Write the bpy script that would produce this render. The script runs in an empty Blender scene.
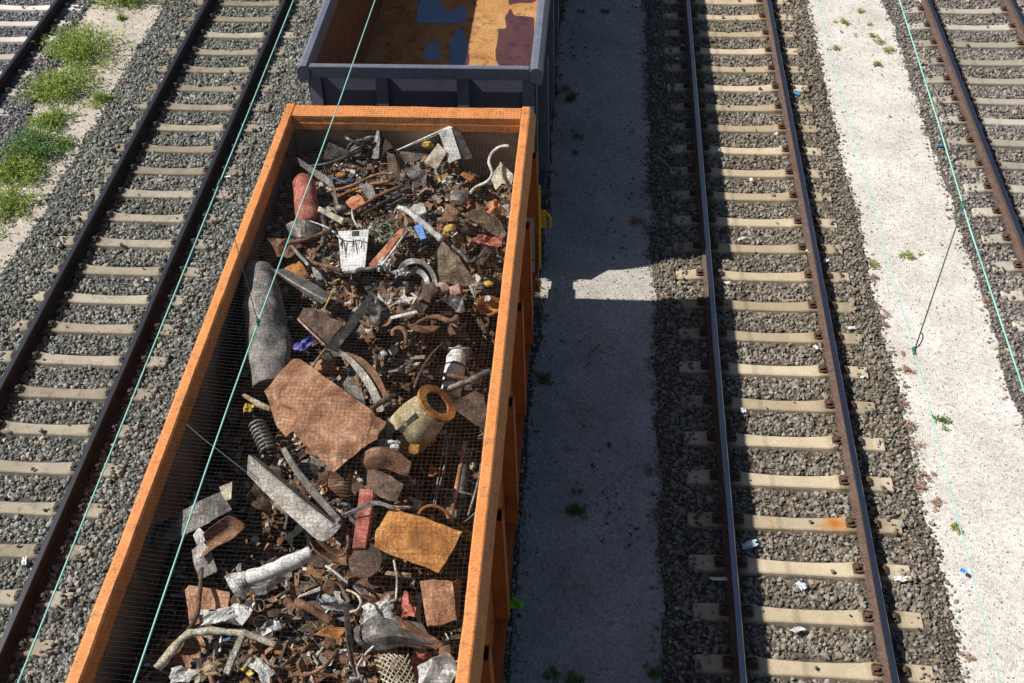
import bpy, bmesh, math, random
import numpy as np
from mathutils import Vector, Matrix, noise
S = bpy.context.scene
COL = S.collection
rnd = random.Random(7); noise.seed_set(7)
R = math.radians

# ------------------------------------------------------------------ camera, world, sun
cd = bpy.data.cameras.new("camera"); cam = bpy.data.objects.new("camera", cd); COL.objects.link(cam)
_r, _u, _b = [Vector(v) for v in [[0.9969593, 0.0717682, -0.0303558], [-0.0301353, 0.7143395, 0.6991502], [0.0718611, -0.6961095, 0.7143301]]]
m4 = Matrix((_r, _u, _b)).transposed().to_4x4(); m4.translation = Vector((0, 0, 10.44180))
cam.matrix_world = m4
cd.sensor_width = 36; cd.lens = 38.33384; cd.clip_end = 2000; cd.clip_start = .1
S.camera = cam
SUN_EL, SUN_DY = 48.6, 1.4
w = bpy.data.worlds.new("World"); S.world = w; w.use_nodes = True
sky = w.node_tree.nodes.new("ShaderNodeTexSky"); sky.sky_type = 'NISHITA'; sky.sun_disc = False
sky.sun_elevation = R(SUN_EL); sky.sun_rotation = R(270 - SUN_DY)
w.node_tree.links.new(sky.outputs[0], w.node_tree.nodes["Background"].inputs[0])
w.node_tree.nodes["Background"].inputs[1].default_value = .05
ld = bpy.data.lights.new("sun", 'SUN'); sun = bpy.data.objects.new("sun", ld); COL.objects.link(sun)
ld.energy = 5.0; ld.angle = R(.5); ld.color = (1, .95, .87)
sd = Vector((math.cos(R(SUN_EL)) * math.cos(R(SUN_DY)), math.cos(R(SUN_EL)) * math.sin(R(SUN_DY)), -math.sin(R(SUN_EL))))
sun.rotation_euler = sd.to_track_quat('-Z', 'Y').to_euler(); sun.location = (-30, 0, 30)
S.view_settings.view_transform = 'Standard'; S.view_settings.look = 'None'
S.view_settings.exposure = .27; S.view_settings.gamma = 1

# ------------------------------------------------------------------ materials
def newmat(name):
    m = bpy.data.materials.new(name); m.use_nodes = True
    nt = m.node_tree; b = nt.nodes["Principled BSDF"]
    return m, nt, b
def ramp(nt, stops, fac):
    r = nt.nodes.new("ShaderNodeValToRGB"); e = r.color_ramp.elements
    while len(e) < len(stops): e.new(.5)
    for i, (p, c) in enumerate(stops): e[i].position = p; e[i].color = (*c, 1)
    nt.links.new(fac, r.inputs[0]); return r.outputs[0]
def coords(nt, mode='Object', rand=True):
    tc = nt.nodes.new("ShaderNodeTexCoord"); o = tc.outputs[mode]
    if rand:
        oi = nt.nodes.new("ShaderNodeObjectInfo"); a = nt.nodes.new("ShaderNodeVectorMath"); a.operation = 'MULTIPLY_ADD'
        cx = nt.nodes.new("ShaderNodeCombineXYZ")
        for i in range(3): nt.links.new(oi.outputs['Random'], cx.inputs[i])
        nt.links.new(cx.outputs[0], a.inputs[0]); a.inputs[1].default_value = (37, 53, 71)
        nt.links.new(o, a.inputs[2]); o = a.outputs[0]
    return o
def nz(nt, co, scale, detail=6, rough=.6, dist=0., stretch=None):
    if stretch:
        mp = nt.nodes.new("ShaderNodeMapping"); mp.inputs['Scale'].default_value = stretch
        nt.links.new(co, mp.inputs[0]); co = mp.outputs[0]
    n = nt.nodes.new("ShaderNodeTexNoise"); n.inputs['Scale'].default_value = scale
    n.inputs['Detail'].default_value = detail; n.inputs['Roughness'].default_value = rough
    n.inputs['Distortion'].default_value = dist
    nt.links.new(co, n.inputs['Vector']); return n.outputs[0]
def mix(nt, a, b, fac, mode='MIX'):
    m = nt.nodes.new("ShaderNodeMix"); m.data_type = 'RGBA'; m.blend_type = mode
    for s, v in ((m.inputs[0], fac), (m.inputs[6], a), (m.inputs[7], b)):
        if hasattr(v, 'links') or hasattr(v, 'is_output'): nt.links.new(v, s)
        elif isinstance(v, (int, float)): s.default_value = v
        else: s.default_value = (*v, 1)
    return m.outputs[2]
def bump(nt, b, h, strength, dist=.02):
    n = nt.nodes.new("ShaderNodeBump"); n.inputs['Strength'].default_value = strength; n.inputs['Distance'].default_value = dist
    nt.links.new(h, n.inputs['Height']); nt.links.new(n.outputs[0], b.inputs['Normal'])
def worn(name, stops, dirt=(.05, .035, .025), dirt_at=(.55, .75), scale=7, rough=.7, metal=0., bmp=.3, streak=None, rand=True, fine=45, spec=.3, flake=None, flake_at=.62):
    """mottled material: a colour ramp over noise, with a second dirt or rust layer and fine speckle"""
    m, nt, b = newmat(name); co = coords(nt, rand=rand)
    n1 = nz(nt, co, scale, 8, .62, .6, streak); c = ramp(nt, stops, n1)
    n2 = nz(nt, co, scale * 2.3, 8, .7, .2)
    f = ramp(nt, [(dirt_at[0], (0, 0, 0)), (dirt_at[1], (1, 1, 1))], n2)
    c = mix(nt, c, dirt, f)
    if flake:
        n4 = nz(nt, co, scale * .8, 9, .72, .9); c = mix(nt, c, flake, ramp(nt, [(flake_at, (0, 0, 0)), (flake_at + .06, (.85, .85, .85))], n4))
    n3 = nz(nt, co, fine, 3, .6); g = ramp(nt, [(.3, (.55, .55, .55)), (.7, (1.3, 1.3, 1.3))], n3)
    c = mix(nt, c, g, 1., 'MULTIPLY')
    nt.links.new(c, b.inputs['Base Color'])
    b.inputs['Roughness'].default_value = rough; b.inputs['Metallic'].default_value = metal
    b.inputs['Specular IOR Level'].default_value = spec
    if bmp: bump(nt, b, nz(nt, co, scale * 4, 6, .7), bmp)
    return m
def stone_mat(name, stops, rough=.9):
    m, nt, b = newmat(name); g = nt.nodes.new("ShaderNodeNewGeometry")
    c = ramp(nt, stops, g.outputs['Random Per Island'])
    co = coords(nt, 'Object', False)
    n = nz(nt, co, 60, 3, .6); c = mix(nt, c, ramp(nt, [(.3, (.75, .75, .75)), (.7, (1.15, 1.15, 1.15))], n), 1., 'MULTIPLY')
    big = nz(nt, co, .9, 3, .5); c = mix(nt, c, ramp(nt, [(.3, (.8, .78, .74)), (.7, (1.12, 1.12, 1.12))], big), 1., 'MULTIPLY')
    nt.links.new(c, b.inputs['Base Color']); b.inputs['Roughness'].default_value = rough; b.inputs['Specular IOR Level'].default_value = .2
    return m

# ------------------------------------------------------------------ mesh helpers
def tag(o, label=None, cat=None, group=None, kind=None):
    if label: o['label'] = label
    if cat: o['category'] = cat
    if group: o['group'] = group
    if kind: o['kind'] = kind
    return o
def link(name, me, mats=(), parent=None, loc=None):
    o = bpy.data.objects.new(name, me); COL.objects.link(o)
    if me is not None:
        for m in (mats if isinstance(mats, (list, tuple)) else (mats,)):
            if m: me.materials.append(m)
    if parent: o.parent = parent
    if loc is not None: o.location = loc
    return o
def empty(name, loc, parent=None):
    return link(name, None, (), parent, loc)
def from_bm(name, bm, mats, parent=None, loc=None, smooth=False):
    me = bpy.data.meshes.new(name); bm.to_mesh(me); bm.free()
    if smooth:
        for p in me.polygons: p.use_smooth = True
    return link(name, me, mats, parent, loc)
def from_np(name, V, F, mats, smooth=False, loc=None):
    """V (n,3) float, F (m,k) int faces of k corners"""
    me = bpy.data.meshes.new(name); n, k = F.shape
    me.vertices.add(len(V)); me.vertices.foreach_set("co", V.astype(np.float32).ravel())
    me.loops.add(n * k); me.loops.foreach_set("vertex_index", F.astype(np.int32).ravel())
    me.polygons.add(n); me.polygons.foreach_set("loop_start", np.arange(0, n * k, k, dtype=np.int32))
    me.polygons.foreach_set("use_smooth", np.full(n, smooth))
    me.update(calc_edges=True)
    return link(name, me, mats, None, loc)
def bx(bm, x0, x1, y0, y1, z0, z1, bev=0, mi=0):
    vs = [bm.verts.new((x, y, z)) for x in (x0, x1) for y in (y0, y1) for z in (z0, z1)]
    fs = []
    for q in ((0, 1, 3, 2), (4, 6, 7, 5), (0, 4, 5, 1), (2, 3, 7, 6), (0, 2, 6, 4), (1, 5, 7, 3)):
        f = bm.faces.new([vs[i] for i in q]); f.material_index = mi; fs.append(f)
    if bev:
        es = list(dict.fromkeys(e for f in fs for e in f.edges))
        bmesh.ops.bevel(bm, geom=es, offset=bev, segments=1, affect='EDGES', profile=.5)
def extrude_profile(bm, prof, a, b, axis='Y', mi=0, mis=None, seg=0, dent=0.):
    """closed profile of (u, z) swept from a to b along Y (u is X) or along X (u is Y)"""
    def pt(u, z, t): return (u, t, z) if axis == 'Y' else (t, u, z)
    if seg:
        n = len(prof); rows = []
        for k in range(seg + 1):
            t = a + (b - a) * k / seg
            rows.append([bm.verts.new(Vector(pt(u, z, t)) + noise.noise_vector(Vector(pt(u, z, t)) * 2.3) * dent * 1.6 + noise.noise_vector(Vector(pt(u, z, t)) * 9) * dent) for u, z in prof])
        for p_, q_ in zip(rows, rows[1:]):
            for i in range(n): bm.faces.new((p_[i], p_[(i + 1) % n], q_[(i + 1) % n], q_[i]))
        bm.faces.new(rows[0][::-1]); bm.faces.new(rows[-1]); bmesh.ops.recalc_face_normals(bm, faces=bm.faces[:]); return
    A = [bm.verts.new(pt(u, z, a)) for u, z in prof]; B = [bm.verts.new(pt(u, z, b)) for u, z in prof]
    n = len(prof)
    for i in range(n):
        f = bm.faces.new((A[i], A[(i + 1) % n], B[(i + 1) % n], B[i])); f.material_index = mis[i] if mis else mi
    bm.faces.new(A[::-1]).material_index = mi; bm.faces.new(B).material_index = mi
    bmesh.ops.recalc_face_normals(bm, faces=bm.faces[:])
def smooth_path(pts, n=5):
    P_ = [Vector(p) for p in pts]
    if len(P_) < 3: return P_
    out = []
    for i in range(len(P_) - 1):
        p0 = P_[max(i - 1, 0)]; p1 = P_[i]; p2 = P_[i + 1]; p3 = P_[min(i + 2, len(P_) - 1)]
        for k in range(n):
            t = k / n
            out.append(.5 * ((2 * p1) + (p2 - p0) * t + (2 * p0 - 5 * p1 + 4 * p2 - p3) * t * t + (3 * p1 - p0 - 3 * p2 + p3) * t ** 3))
    out.append(P_[-1]); return out
def tube_bm(bm, pts, rad, sides=8, smoothn=0, cap=True, dent=0., freq=6., hollow=0., mi=0):
    pts = smooth_path(pts, smoothn) if smoothn else [Vector(p) for p in pts]
    n = len(pts)
    rads = list(rad) if isinstance(rad, (list, tuple)) else [rad]
    def rr(i):
        t = i / (n - 1) * (len(rads) - 1); k = min(int(t), len(rads) - 2) if len(rads) > 1 else 0
        return rads[0] if len(rads) == 1 else rads[k] + (rads[k + 1] - rads[k]) * (t - k)
    up = Vector((0, 0, 1)); rings = []; prev = None
    for i, p in enumerate(pts):
        d = (pts[min(i + 1, n - 1)] - pts[max(i - 1, 0)]).normalized()
        if prev is None:
            s = d.cross(up)
            if s.length < .1: s = d.cross(Vector((1, 0, 0)))
        else: s = prev - d * prev.dot(d)
        s.normalize(); prev = s; t = d.cross(s)
        ring = []
        for k in range(sides):
            a = 2 * math.pi * k / sides; q = s * math.cos(a) + t * math.sin(a); r_ = rr(i)
            v = p + q * r_
            if dent: v += q * dent * (noise.noise(v * freq) * 1.4 - .25)
            ring.append(bm.verts.new(v))
        rings.append(ring)
    fs = []
    for a, b in zip(rings, rings[1:]):
        for k in range(sides):
            fs.append(bm.faces.new((a[k], a[(k + 1) % sides], b[(k + 1) % sides], b[k])))
    for f in fs: f.material_index = mi; f.smooth = True
    if hollow: solid(bm, fs, hollow)
    elif cap:
        bm.faces.new(rings[0][::-1]).material_index = mi; bm.faces.new(rings[-1]).material_index = mi
    return rings
def solid(bm, fs, t):
    """give an open sheet of faces its thickness: a second skin t below the first, joined along the rim"""
    for f in fs: f.normal_update()
    zs = sum(f.normal.z for f in fs); ax = zs if abs(zs) > .05 * len(fs) else sum(f.normal.x + .37 * f.normal.y for f in fs)
    if ax < 0: bmesh.ops.reverse_faces(bm, faces=fs)
    acc = {}; cnt = {}
    for f in fs:
        f.normal_update()
        for v in f.verts: acc[v] = acc.get(v, Vector()) + f.normal
        for a, b in zip(f.verts[:], f.verts[1:] + f.verts[:1]): cnt[(a, b)] = 1
    low = {v: bm.verts.new(v.co - (n.normalized() if n.length > 1e-6 else Vector((0, 0, 1))) * t) for v, n in acc.items()}
    for f in fs:
        g = bm.faces.new([low[v] for v in reversed(f.verts[:])]); g.material_index = f.material_index; g.smooth = f.smooth
    for a, b in cnt:
        if (b, a) not in cnt: bm.faces.new((b, a, low[a], low[b]))
def finish(name, bm, mats, parent=None, smooth=False, base=True):
    """link a mesh with its origin at its own base instead of the world origin"""
    bmesh.ops.recalc_face_normals(bm, faces=bm.faces[:])
    vs = bm.verts
    c = Vector((sum(v.co.x for v in vs) / len(vs), sum(v.co.y for v in vs) / len(vs), min(v.co.z for v in vs)))
    for v in vs: v.co -= c
    o = from_bm(name, bm, mats, parent, c, smooth); return o

# ------------------------------------------------------------------ ground, paths, ballast
CEN = {'L': -6.835, 'W': -2.29, 'R': 2.383, 'F': 6.823, 'O': -11.33}
ROW0 = {'L': 19.205, 'W': 19.3, 'R': 19.43, 'F': 19.15, 'O': 18.97}
def fnoise(x, y, f, s=0.): return noise.noise(Vector((x * f + s, y * f - s, s * 1.7)))
m_ground = worn("ground_earth", [(.3, (.16, .14, .115)), (.7, (.28, .25, .21))], scale=2, rand=False, rough=.95, bmp=.5)
bm = bmesh.new(); bmesh.ops.create_grid(bm, x_segments=8, y_segments=8, size=500)
o = from_bm("ground", bm, m_ground, loc=(0, 0, -.32)); tag(o, kind='structure')

def gravel_mat(name, c0, c1, spot, spot_amt, scale=38):
    m, nt, b = newmat(name); co = coords(nt, 'Object', False)
    vor = nt.nodes.new("ShaderNodeTexVoronoi"); vor.inputs['Scale'].default_value = scale; nt.links.new(co, vor.inputs['Vector'])
    g = nt.nodes.new("ShaderNodeSeparateColor"); nt.links.new(vor.outputs['Color'], g.inputs[0])
    c = ramp(nt, [(0, tuple(x * .80 for x in c0)), (.25, c0), (.75, c1), (1, tuple(min(x * 1.10, .9) for x in c1))], g.outputs[0])
    n = nz(nt, co, 1.3, 6, .6); c = mix(nt, c, ramp(nt, [(.3, (.80, .78, .75)), (.65, (1.06, 1.06, 1.06))], n), 1., 'MULTIPLY')
    n2 = nz(nt, co, 9, 8, .75); c = mix(nt, c, spot, ramp(nt, [(spot_amt, (0, 0, 0)), (spot_amt + .1, (.8, .8, .8))], n2))
    nt.links.new(c, b.inputs['Base Color']); b.inputs['Roughness'].default_value = .95; b.inputs['Specular IOR Level'].default_value = .1
    ad = nt.nodes.new("ShaderNodeMath"); ad.operation = 'ADD'; nt.links.new(vor.outputs['Distance'], ad.inputs[0])
    nt.links.new(nz(nt, co, 20, 8, .8), ad.inputs[1]); bump(nt, b, ad.outputs[0], .5, .015)
    return m
m_path_shade = gravel_mat("shade_toned_limestone_path", (.40, .375, .35), (.48, .455, .425), (.22, .19, .15), .66)  # same limestone as the sunlit path, with shade darkened into its colour
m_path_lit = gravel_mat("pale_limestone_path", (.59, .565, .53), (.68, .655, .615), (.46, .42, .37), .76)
m_dirt = gravel_mat("beige_dirt", (.45, .405, .35), (.55, .50, .44), (.33, .28, .22), .70, 40)

def strip(name, x0, x1, y0, y1, z, mat, amp=.012, step=.11):
    nx = max(2, int((x1 - x0) / step)); ny = int((y1 - y0) / step)
    X, Y = np.meshgrid(np.linspace(x0, x1, nx + 1), np.linspace(y0, y1, ny + 1))
    Z = np.array([[z + amp * (fnoise(x, y, 1.1, 3) + .6 * fnoise(x, y, 4, 9)) for x in X[0]] for y in Y[:, 0]])
    i = np.arange(ny)[:, None] * (nx + 1) + np.arange(nx)[None, :]; i = i.ravel()
    o = from_np(name, np.stack([X, Y, Z], -1).reshape(-1, 3), np.stack([i, i + 1, i + nx + 2, i + nx + 1], -1), mat, True)
    tag(o, kind='structure'); return o
YA, YB = .5, 30.
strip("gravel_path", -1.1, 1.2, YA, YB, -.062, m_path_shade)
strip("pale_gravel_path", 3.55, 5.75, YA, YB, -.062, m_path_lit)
strip("dirt_path", -10.3, -8.25, YA, YB, -.066, m_dirt, .02)

m_bed = {}
for k, c in {'L': (.07, .075, .07), 'W': (.09, .085, .075), 'R': (.095, .08, .062), 'F': (.095, .09, .085), 'O': (.11, .11, .12)}.items():
    m_bed[k] = worn("ballast_bed_" + {'L': 'grey', 'W': 'mixed', 'R': 'brown', 'F': 'pale', 'O': 'blue'}[k], [(.35, tuple(x * .6 for x in c)), (.65, tuple(x * 1.9 for x in c))], scale=14, rand=False, rough=.95, bmp=.9)
EDGE = {'L': (-8.52, -4.9), 'W': (-5.1, -.78), 'R': (.90, 3.86), 'F': (5.42, 9.9), 'O': (-14.6, -9.75)}
def edges(k, y):
    a, b = EDGE[k]
    w1 = .05 * fnoise(y, 3, .8, ord(k)) + .06 * fnoise(y, 1, 3.1, ord(k)); w2 = .05 * fnoise(y, 7, .8, ord(k) + 5) + .06 * fnoise(y, 2, 3.1, ord(k) + 9)
    if k == 'O': b = -9.95 + .75 * min(1, max(0, (19 - y) / 7)) * (.9) - .2
    return a + w1, b + w2
def bed_z(k, x, y):
    a, b = edges(k, y); d = min(x - a, b - x)
    z = -.046 + .010 * fnoise(x, y, 2.2, 4)
    if d < 0: z += d * .28
    u = abs(x - CEN[k])
    if u < .72: z -= .012
    if u > 1.25: z += .012 * min(1, max(0, d) / .2)
    return z
for k in CEN:
    a, b = EDGE[k]; a -= .35; b += .6 if k == 'O' else .35
    nx = int((b - a) / .12); ny = int((YB - YA) / .12)
    xs = np.linspace(a, b, nx + 1); ys = np.linspace(YA, YB, ny + 1)
    X, Y = np.meshgrid(xs, ys)
    Z = np.array([[bed_z(k, x, y) for x in xs] for y in ys])
    i = (np.arange(ny)[:, None] * (nx + 1) + np.arange(nx)[None, :]).ravel()
    o = from_np("ballast_bed", np.stack([X, Y, Z], -1).reshape(-1, 3), np.stack([i, i + 1, i + nx + 2, i + nx + 1], -1), m_bed[k], True)
    tag(o, kind='structure')

m_stone = {
 'L': stone_mat("grey_ballast_stone", [(0, (.09, .10, .092)), (.35, (.19, .20, .182)), (.7, (.29, .30, .275)), (.9, (.41, .41, .38)), (1, (.40, .32, .26))]),
 'W': stone_mat("mixed_ballast_stone", [(0, (.10, .09, .08)), (.4, (.20, .18, .155)), (.8, (.32, .29, .25)), (1, (.5, .46, .42))]),
 'R': stone_mat("brown_ballast_stone", [(0, (.11, .095, .075)), (.35, (.21, .185, .15)), (.7, (.295, .265, .222)), (.9, (.345, .34, .32)), (1, (.38, .27, .19))]),
 'F': stone_mat("pale_ballast_stone", [(0, (.12, .112, .105)), (.4, (.225, .21, .19)), (.8, (.33, .31, .285)), (.93, (.42, .37, .34)), (1, (.5, .36, .30))]),
 'O': stone_mat("blue_grey_ballast_stone", [(0, (.12, .12, .13)), (.4, (.22, .22, .24)), (.8, (.34, .33, .35)), (1, (.46, .42, .42))]),
}
CUBE = np.array([(x, y, z) for x in (-1, 1) for y in (-1, 1) for z in (-1, 1)], float) * .62
_p = (1 + 5 ** .5) / 2
ICO = np.array([(-1, _p, 0), (1, _p, 0), (-1, -_p, 0), (1, -_p, 0), (0, -1, _p), (0, 1, _p), (0, -1, -_p), (0, 1, -_p), (_p, 0, -1), (_p, 0, 1), (-_p, 0, -1), (-_p, 0, 1)]) / 1.9
IF = np.array([(0, 11, 5), (0, 5, 1), (0, 1, 7), (0, 7, 10), (0, 10, 11), (1, 5, 9), (5, 11, 4), (11, 10, 2), (10, 7, 6), (7, 1, 8), (3, 9, 4), (3, 4, 2), (3, 2, 6), (3, 6, 8), (3, 8, 9), (4, 9, 5), (2, 4, 11), (6, 2, 10), (8, 6, 7), (9, 8, 1)])
CF = np.array([(0, 1, 3), (0, 3, 2), (4, 6, 7), (4, 7, 5), (0, 4, 5), (0, 5, 1), (2, 3, 7), (2, 7, 6), (0, 2, 6), (0, 6, 4), (1, 5, 7), (1, 7, 3)])
def stones(name, pts, sizes, mat, seed, flat=.75):
    g = np.random.default_rng(seed); n = len(pts)
    V = np.repeat(ICO[None], n, 0) * g.uniform(.66, 1.22, (n, 12, 1)) + g.uniform(-.12, .12, (n, 12, 3))
    V *= np.stack([g.uniform(.75, 1.25, n), g.uniform(.75, 1.25, n), g.uniform(.55, 1., n) * flat / .75], -1)[:, None, :]
    q = g.normal(size=(n, 4)); q[:, :3] *= .75; q /= np.linalg.norm(q, axis=1, keepdims=True)
    x, y, z, ww = q.T
    M = np.stack([np.stack([1 - 2 * (y * y + z * z), 2 * (x * y - z * ww), 2 * (x * z + y * ww)], -1),
                  np.stack([2 * (x * y + z * ww), 1 - 2 * (x * x + z * z), 2 * (y * z - x * ww)], -1),
                  np.stack([2 * (x * z - y * ww), 2 * (y * z + x * ww), 1 - 2 * (x * x + y * y)], -1)], 1)
    V = np.einsum('nij,nkj->nki', M, V) * sizes[:, None, None] * .5 + pts[:, None, :]
    F = (IF[None] + (np.arange(n) * 12)[:, None, None]).reshape(-1, 3)
    return from_np(name, V.reshape(-1, 3), F, mat)
def in_view(x, y, pad):
    # ground footprint of the photographed area, widened by pad metres
    l = -6.03 + (y - 4.98) / (19.23 - 4.98) * (-11.92 + 6.03); r_ = 4.47 + (y - 5.58) / (19.54 - 5.58) * (7.93 - 4.47)
    return (x > l - pad) & (x < r_ + pad) & (y > 4.9 - pad) & (y < 20.3 + pad)
def sleeper_zone(k, x, y):
    u = np.abs(x - CEN[k]); t = (ROW0[k] - y) / .6; dy = np.abs(t - np.round(t)) * .6
    return (u < 1.22) & (dy < .125)
stone_label = {'L': ("grey green ballast stones around the dark railed track on the left", 420), 'W': ("mixed ballast stones under and beside the two wagons", 260),
               'R': ("brown grey ballast stones around the half shaded track", 430), 'F': ("pale grey ballast stones around the track at far right", 400), 'O': ("bluish grey ballast stones around the track at top left", 400)}
for k in CEN:
    g = np.random.default_rng(ord(k)); a, b = EDGE[k]; a -= .3; b += .75 if k == 'O' else .3
    n = int(stone_label[k][1] * 2.6 * (b - a) * (YB - YA))
    x = g.uniform(a, b, n); y = g.uniform(YA, YB, n)
    keep = in_view(x, y, 1.2) | ((g.random(n) < .3) & in_view(x, y, 3))
    if k == 'W': keep &= (x < -3.3) | (x > -1.3) | (g.random(n) < .35)
    x, y = x[keep], y[keep]
    ea = np.array([edges(k, yy) for yy in y]); d = np.minimum(x - ea[:, 0], ea[:, 1] - x)
    p = np.clip(.80 + d / .30, .03, 1); keep = (g.random(len(x)) < p) & (d > -.34)
    x, y, d = x[keep], y[keep], d[keep]
    u = np.abs(x - CEN[k]); onrail = np.abs(u - .7535) < .085
    sl = sleeper_zone(k, x, y)
    keep = ~onrail & (~sl | ((u > 1.05) & (g.random(len(x)) < (.42 if k in 'LO' else .22))) | (g.random(len(x)) < .004))
    x, y, d, sl = x[keep], y[keep], d[keep], sl[keep]
    z = np.array([bed_z(k, xx, yy) for xx, yy in zip(x, y)]) + g.uniform(-.010, .026, len(x))
    z[sl] = g.uniform(.004, .02, sl.sum())
    s = np.clip(g.lognormal(math.log(.045), .34, len(x)), .022, .09) * np.where(d < .1, .8, 1)
    o = stones("ballast", np.stack([x, y, z], -1), s, m_stone[k], ord(k) + 1)
    tag(o, stone_label[k][0], "ballast", kind='stuff')
# small stones and grit lying on the paths
def grit(x0, x1, n, size, mat, label, seed, clump=0.):
    g = np.random.default_rng(seed); x = g.uniform(x0, x1, n); y = g.uniform(YA, YB, n); k = in_view(x, y, 1.)
    if clump: k &= np.array([fnoise(a, b, 1.2, 31) + .4 * fnoise(a, b, 6, 8) for a, b in zip(x, y)]) > clump
    x, y = x[k], y[k]
    z = np.array([-.05 + .012 * (fnoise(a, b, 1.1, 3) + .6 * fnoise(a, b, 4, 9)) for a, b in zip(x, y)])
    o = stones("gravel", np.stack([x, y, z], -1), g.lognormal(math.log(size), .4, len(x)), mat, seed + 1); tag(o, label, "gravel", kind='stuff')
m_grit = stone_mat("limestone_grit", [(0, (.38, .355, .33)), (.5, (.50, .475, .445)), (1, (.66, .63, .59))])
m_dark_grit = stone_mat("dark_grit", [(0, (.07, .06, .05)), (1, (.22, .18, .13))])
grit(-.85, 1.1, 12000, .013, m_grit, "pale grit strewn over the shaded path beside the wagons", 5)
grit(-.8, .95, 3600, .021, m_dark_grit, "dark bits of bark and coal lying on the shaded path", 15, .12)
grit(3.7, 5.6, 9000, .011, m_grit, "pale grit strewn over the sunlit path on the right", 25)
grit(3.75, 5.5, 420, .014, m_dark_grit, "small dark specks scattered on the sunlit path", 35, .2)
grit(-9.9, -8.4, 3000, .018, m_grit, "pale grit strewn over the weedy dirt strip", 45)

# ------------------------------------------------------------------ tracks
def rail_material(name, side0, side1):
    return worn(name, [(.3, side0), (.7, side1)], dirt=(.03, .022, .018), dirt_at=(.55, .8), scale=9, rough=.8, bmp=.25, rand=False)
m_rail_rust = rail_material("rusty_rail_web", (.095, .060, .048), (.155, .102, .082))
m_rail_dark = rail_material("shade_dark_rail_web", (.035, .03, .028), (.075, .055, .045))  # rail web blackened in its colour for the face turned from the sun
def head_mat(name, c, rough, metal):
    m, nt, b = newmat(name); co = coords(nt, 'Object', False)
    n = nz(nt, co, 6, 5, .6, 0, (1, .05, 1)); nt.links.new(ramp(nt, [(.3, tuple(x * .7 for x in c)), (.7, c)], n), b.inputs['Base Color'])
    b.inputs['Roughness'].default_value = rough; b.inputs['Metallic'].default_value = metal; return m
m_head = head_mat("worn_rail_head", (.46, .44, .49), .24, 1.)
m_head_dark = head_mat("dull_rail_head", (.17, .17, .19), .33, .9)
RP = [(-.075, .018), (-.075, .028), (-.022, .045), (-.010, .06), (-.010, .132), (-.034, .145), (-.036, .180), (-.028, .190), (.028, .190), (.036, .180), (.034, .145), (.010, .132), (.010, .06), (.022, .045), (.075, .028), (.075, .018)]
def rail_mesh(mw, mh):
    bm = bmesh.new(); mis = [0] * 16
    for i in (7,): mis[i] = 1
    mis[6] = mis[8] = 1
    extrude_profile(bm, RP, -6, 60, mis=mis)
    me = bpy.data.meshes.new("rail"); bm.to_mesh(me); bm.free(); me.materials.append(mw); me.materials.append(mh); return me
def sleeper_mesh(mat):
    bm = bmesh.new(); xs = [-1.21, -1.195, -.98, -.93, -.58, -.50, -.25, 0, .25, .50, .58, .93, .98, 1.195, 1.21]
    zt = [-.02, .0, .006, .016, .016, -.002, -.014, -.018, -.014, -.002, .016, .016, .006, 0, -.02]
    hw = [.075, .085, .09, .09, .09, .082, .072, .069, .072, .082, .09, .09, .09, .085, .075]
    rows = []
    for x, z, h in zip(xs, zt, hw):
        rows.append([bm.verts.new(v) for v in ((x, -h - .05, z - .19), (x, -h - .012, z - .012), (x, -h, z), (x, h, z), (x, h + .012, z - .012), (x, h + .05, z - .19))])
    for a, b in zip(rows, rows[1:]):
        for i in range(5): bm.faces.new((a[i], a[i + 1], b[i + 1], b[i]))
    bm.faces.new(rows[0]); bm.faces.new(rows[-1][::-1])
    bmesh.ops.recalc_face_normals(bm, faces=bm.faces[:])
    me = bpy.data.meshes.new("sleeper"); bm.to_mesh(me); bm.free(); me.materials.append(mat); return me
def clip_mesh(mat):
    bm = bmesh.new()
    bx(bm, -.055, .055, -.06, .06, 0, .018, .004)
    tube_bm(bm, [(-.05, -.045, .03), (.02, -.06, .035), (.05, -.03, .04), (.02, 0, .05), (.05, .03, .04), (.02, .06, .035), (-.05, .045, .03)], .009, 6, 3)
    tube_bm(bm, [(.015, 0, .018), (.015, 0, .068)], .017, 6)
    tube_bm(bm, [(.015, 0, .052), (.015, 0, .060)], .03, 8)
    bmesh.ops.recalc_face_normals(bm, faces=bm.faces[:])
    me = bpy.data.meshes.new("rail_clip"); bm.to_mesh(me); bm.free(); me.materials.append(mat); return me
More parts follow.
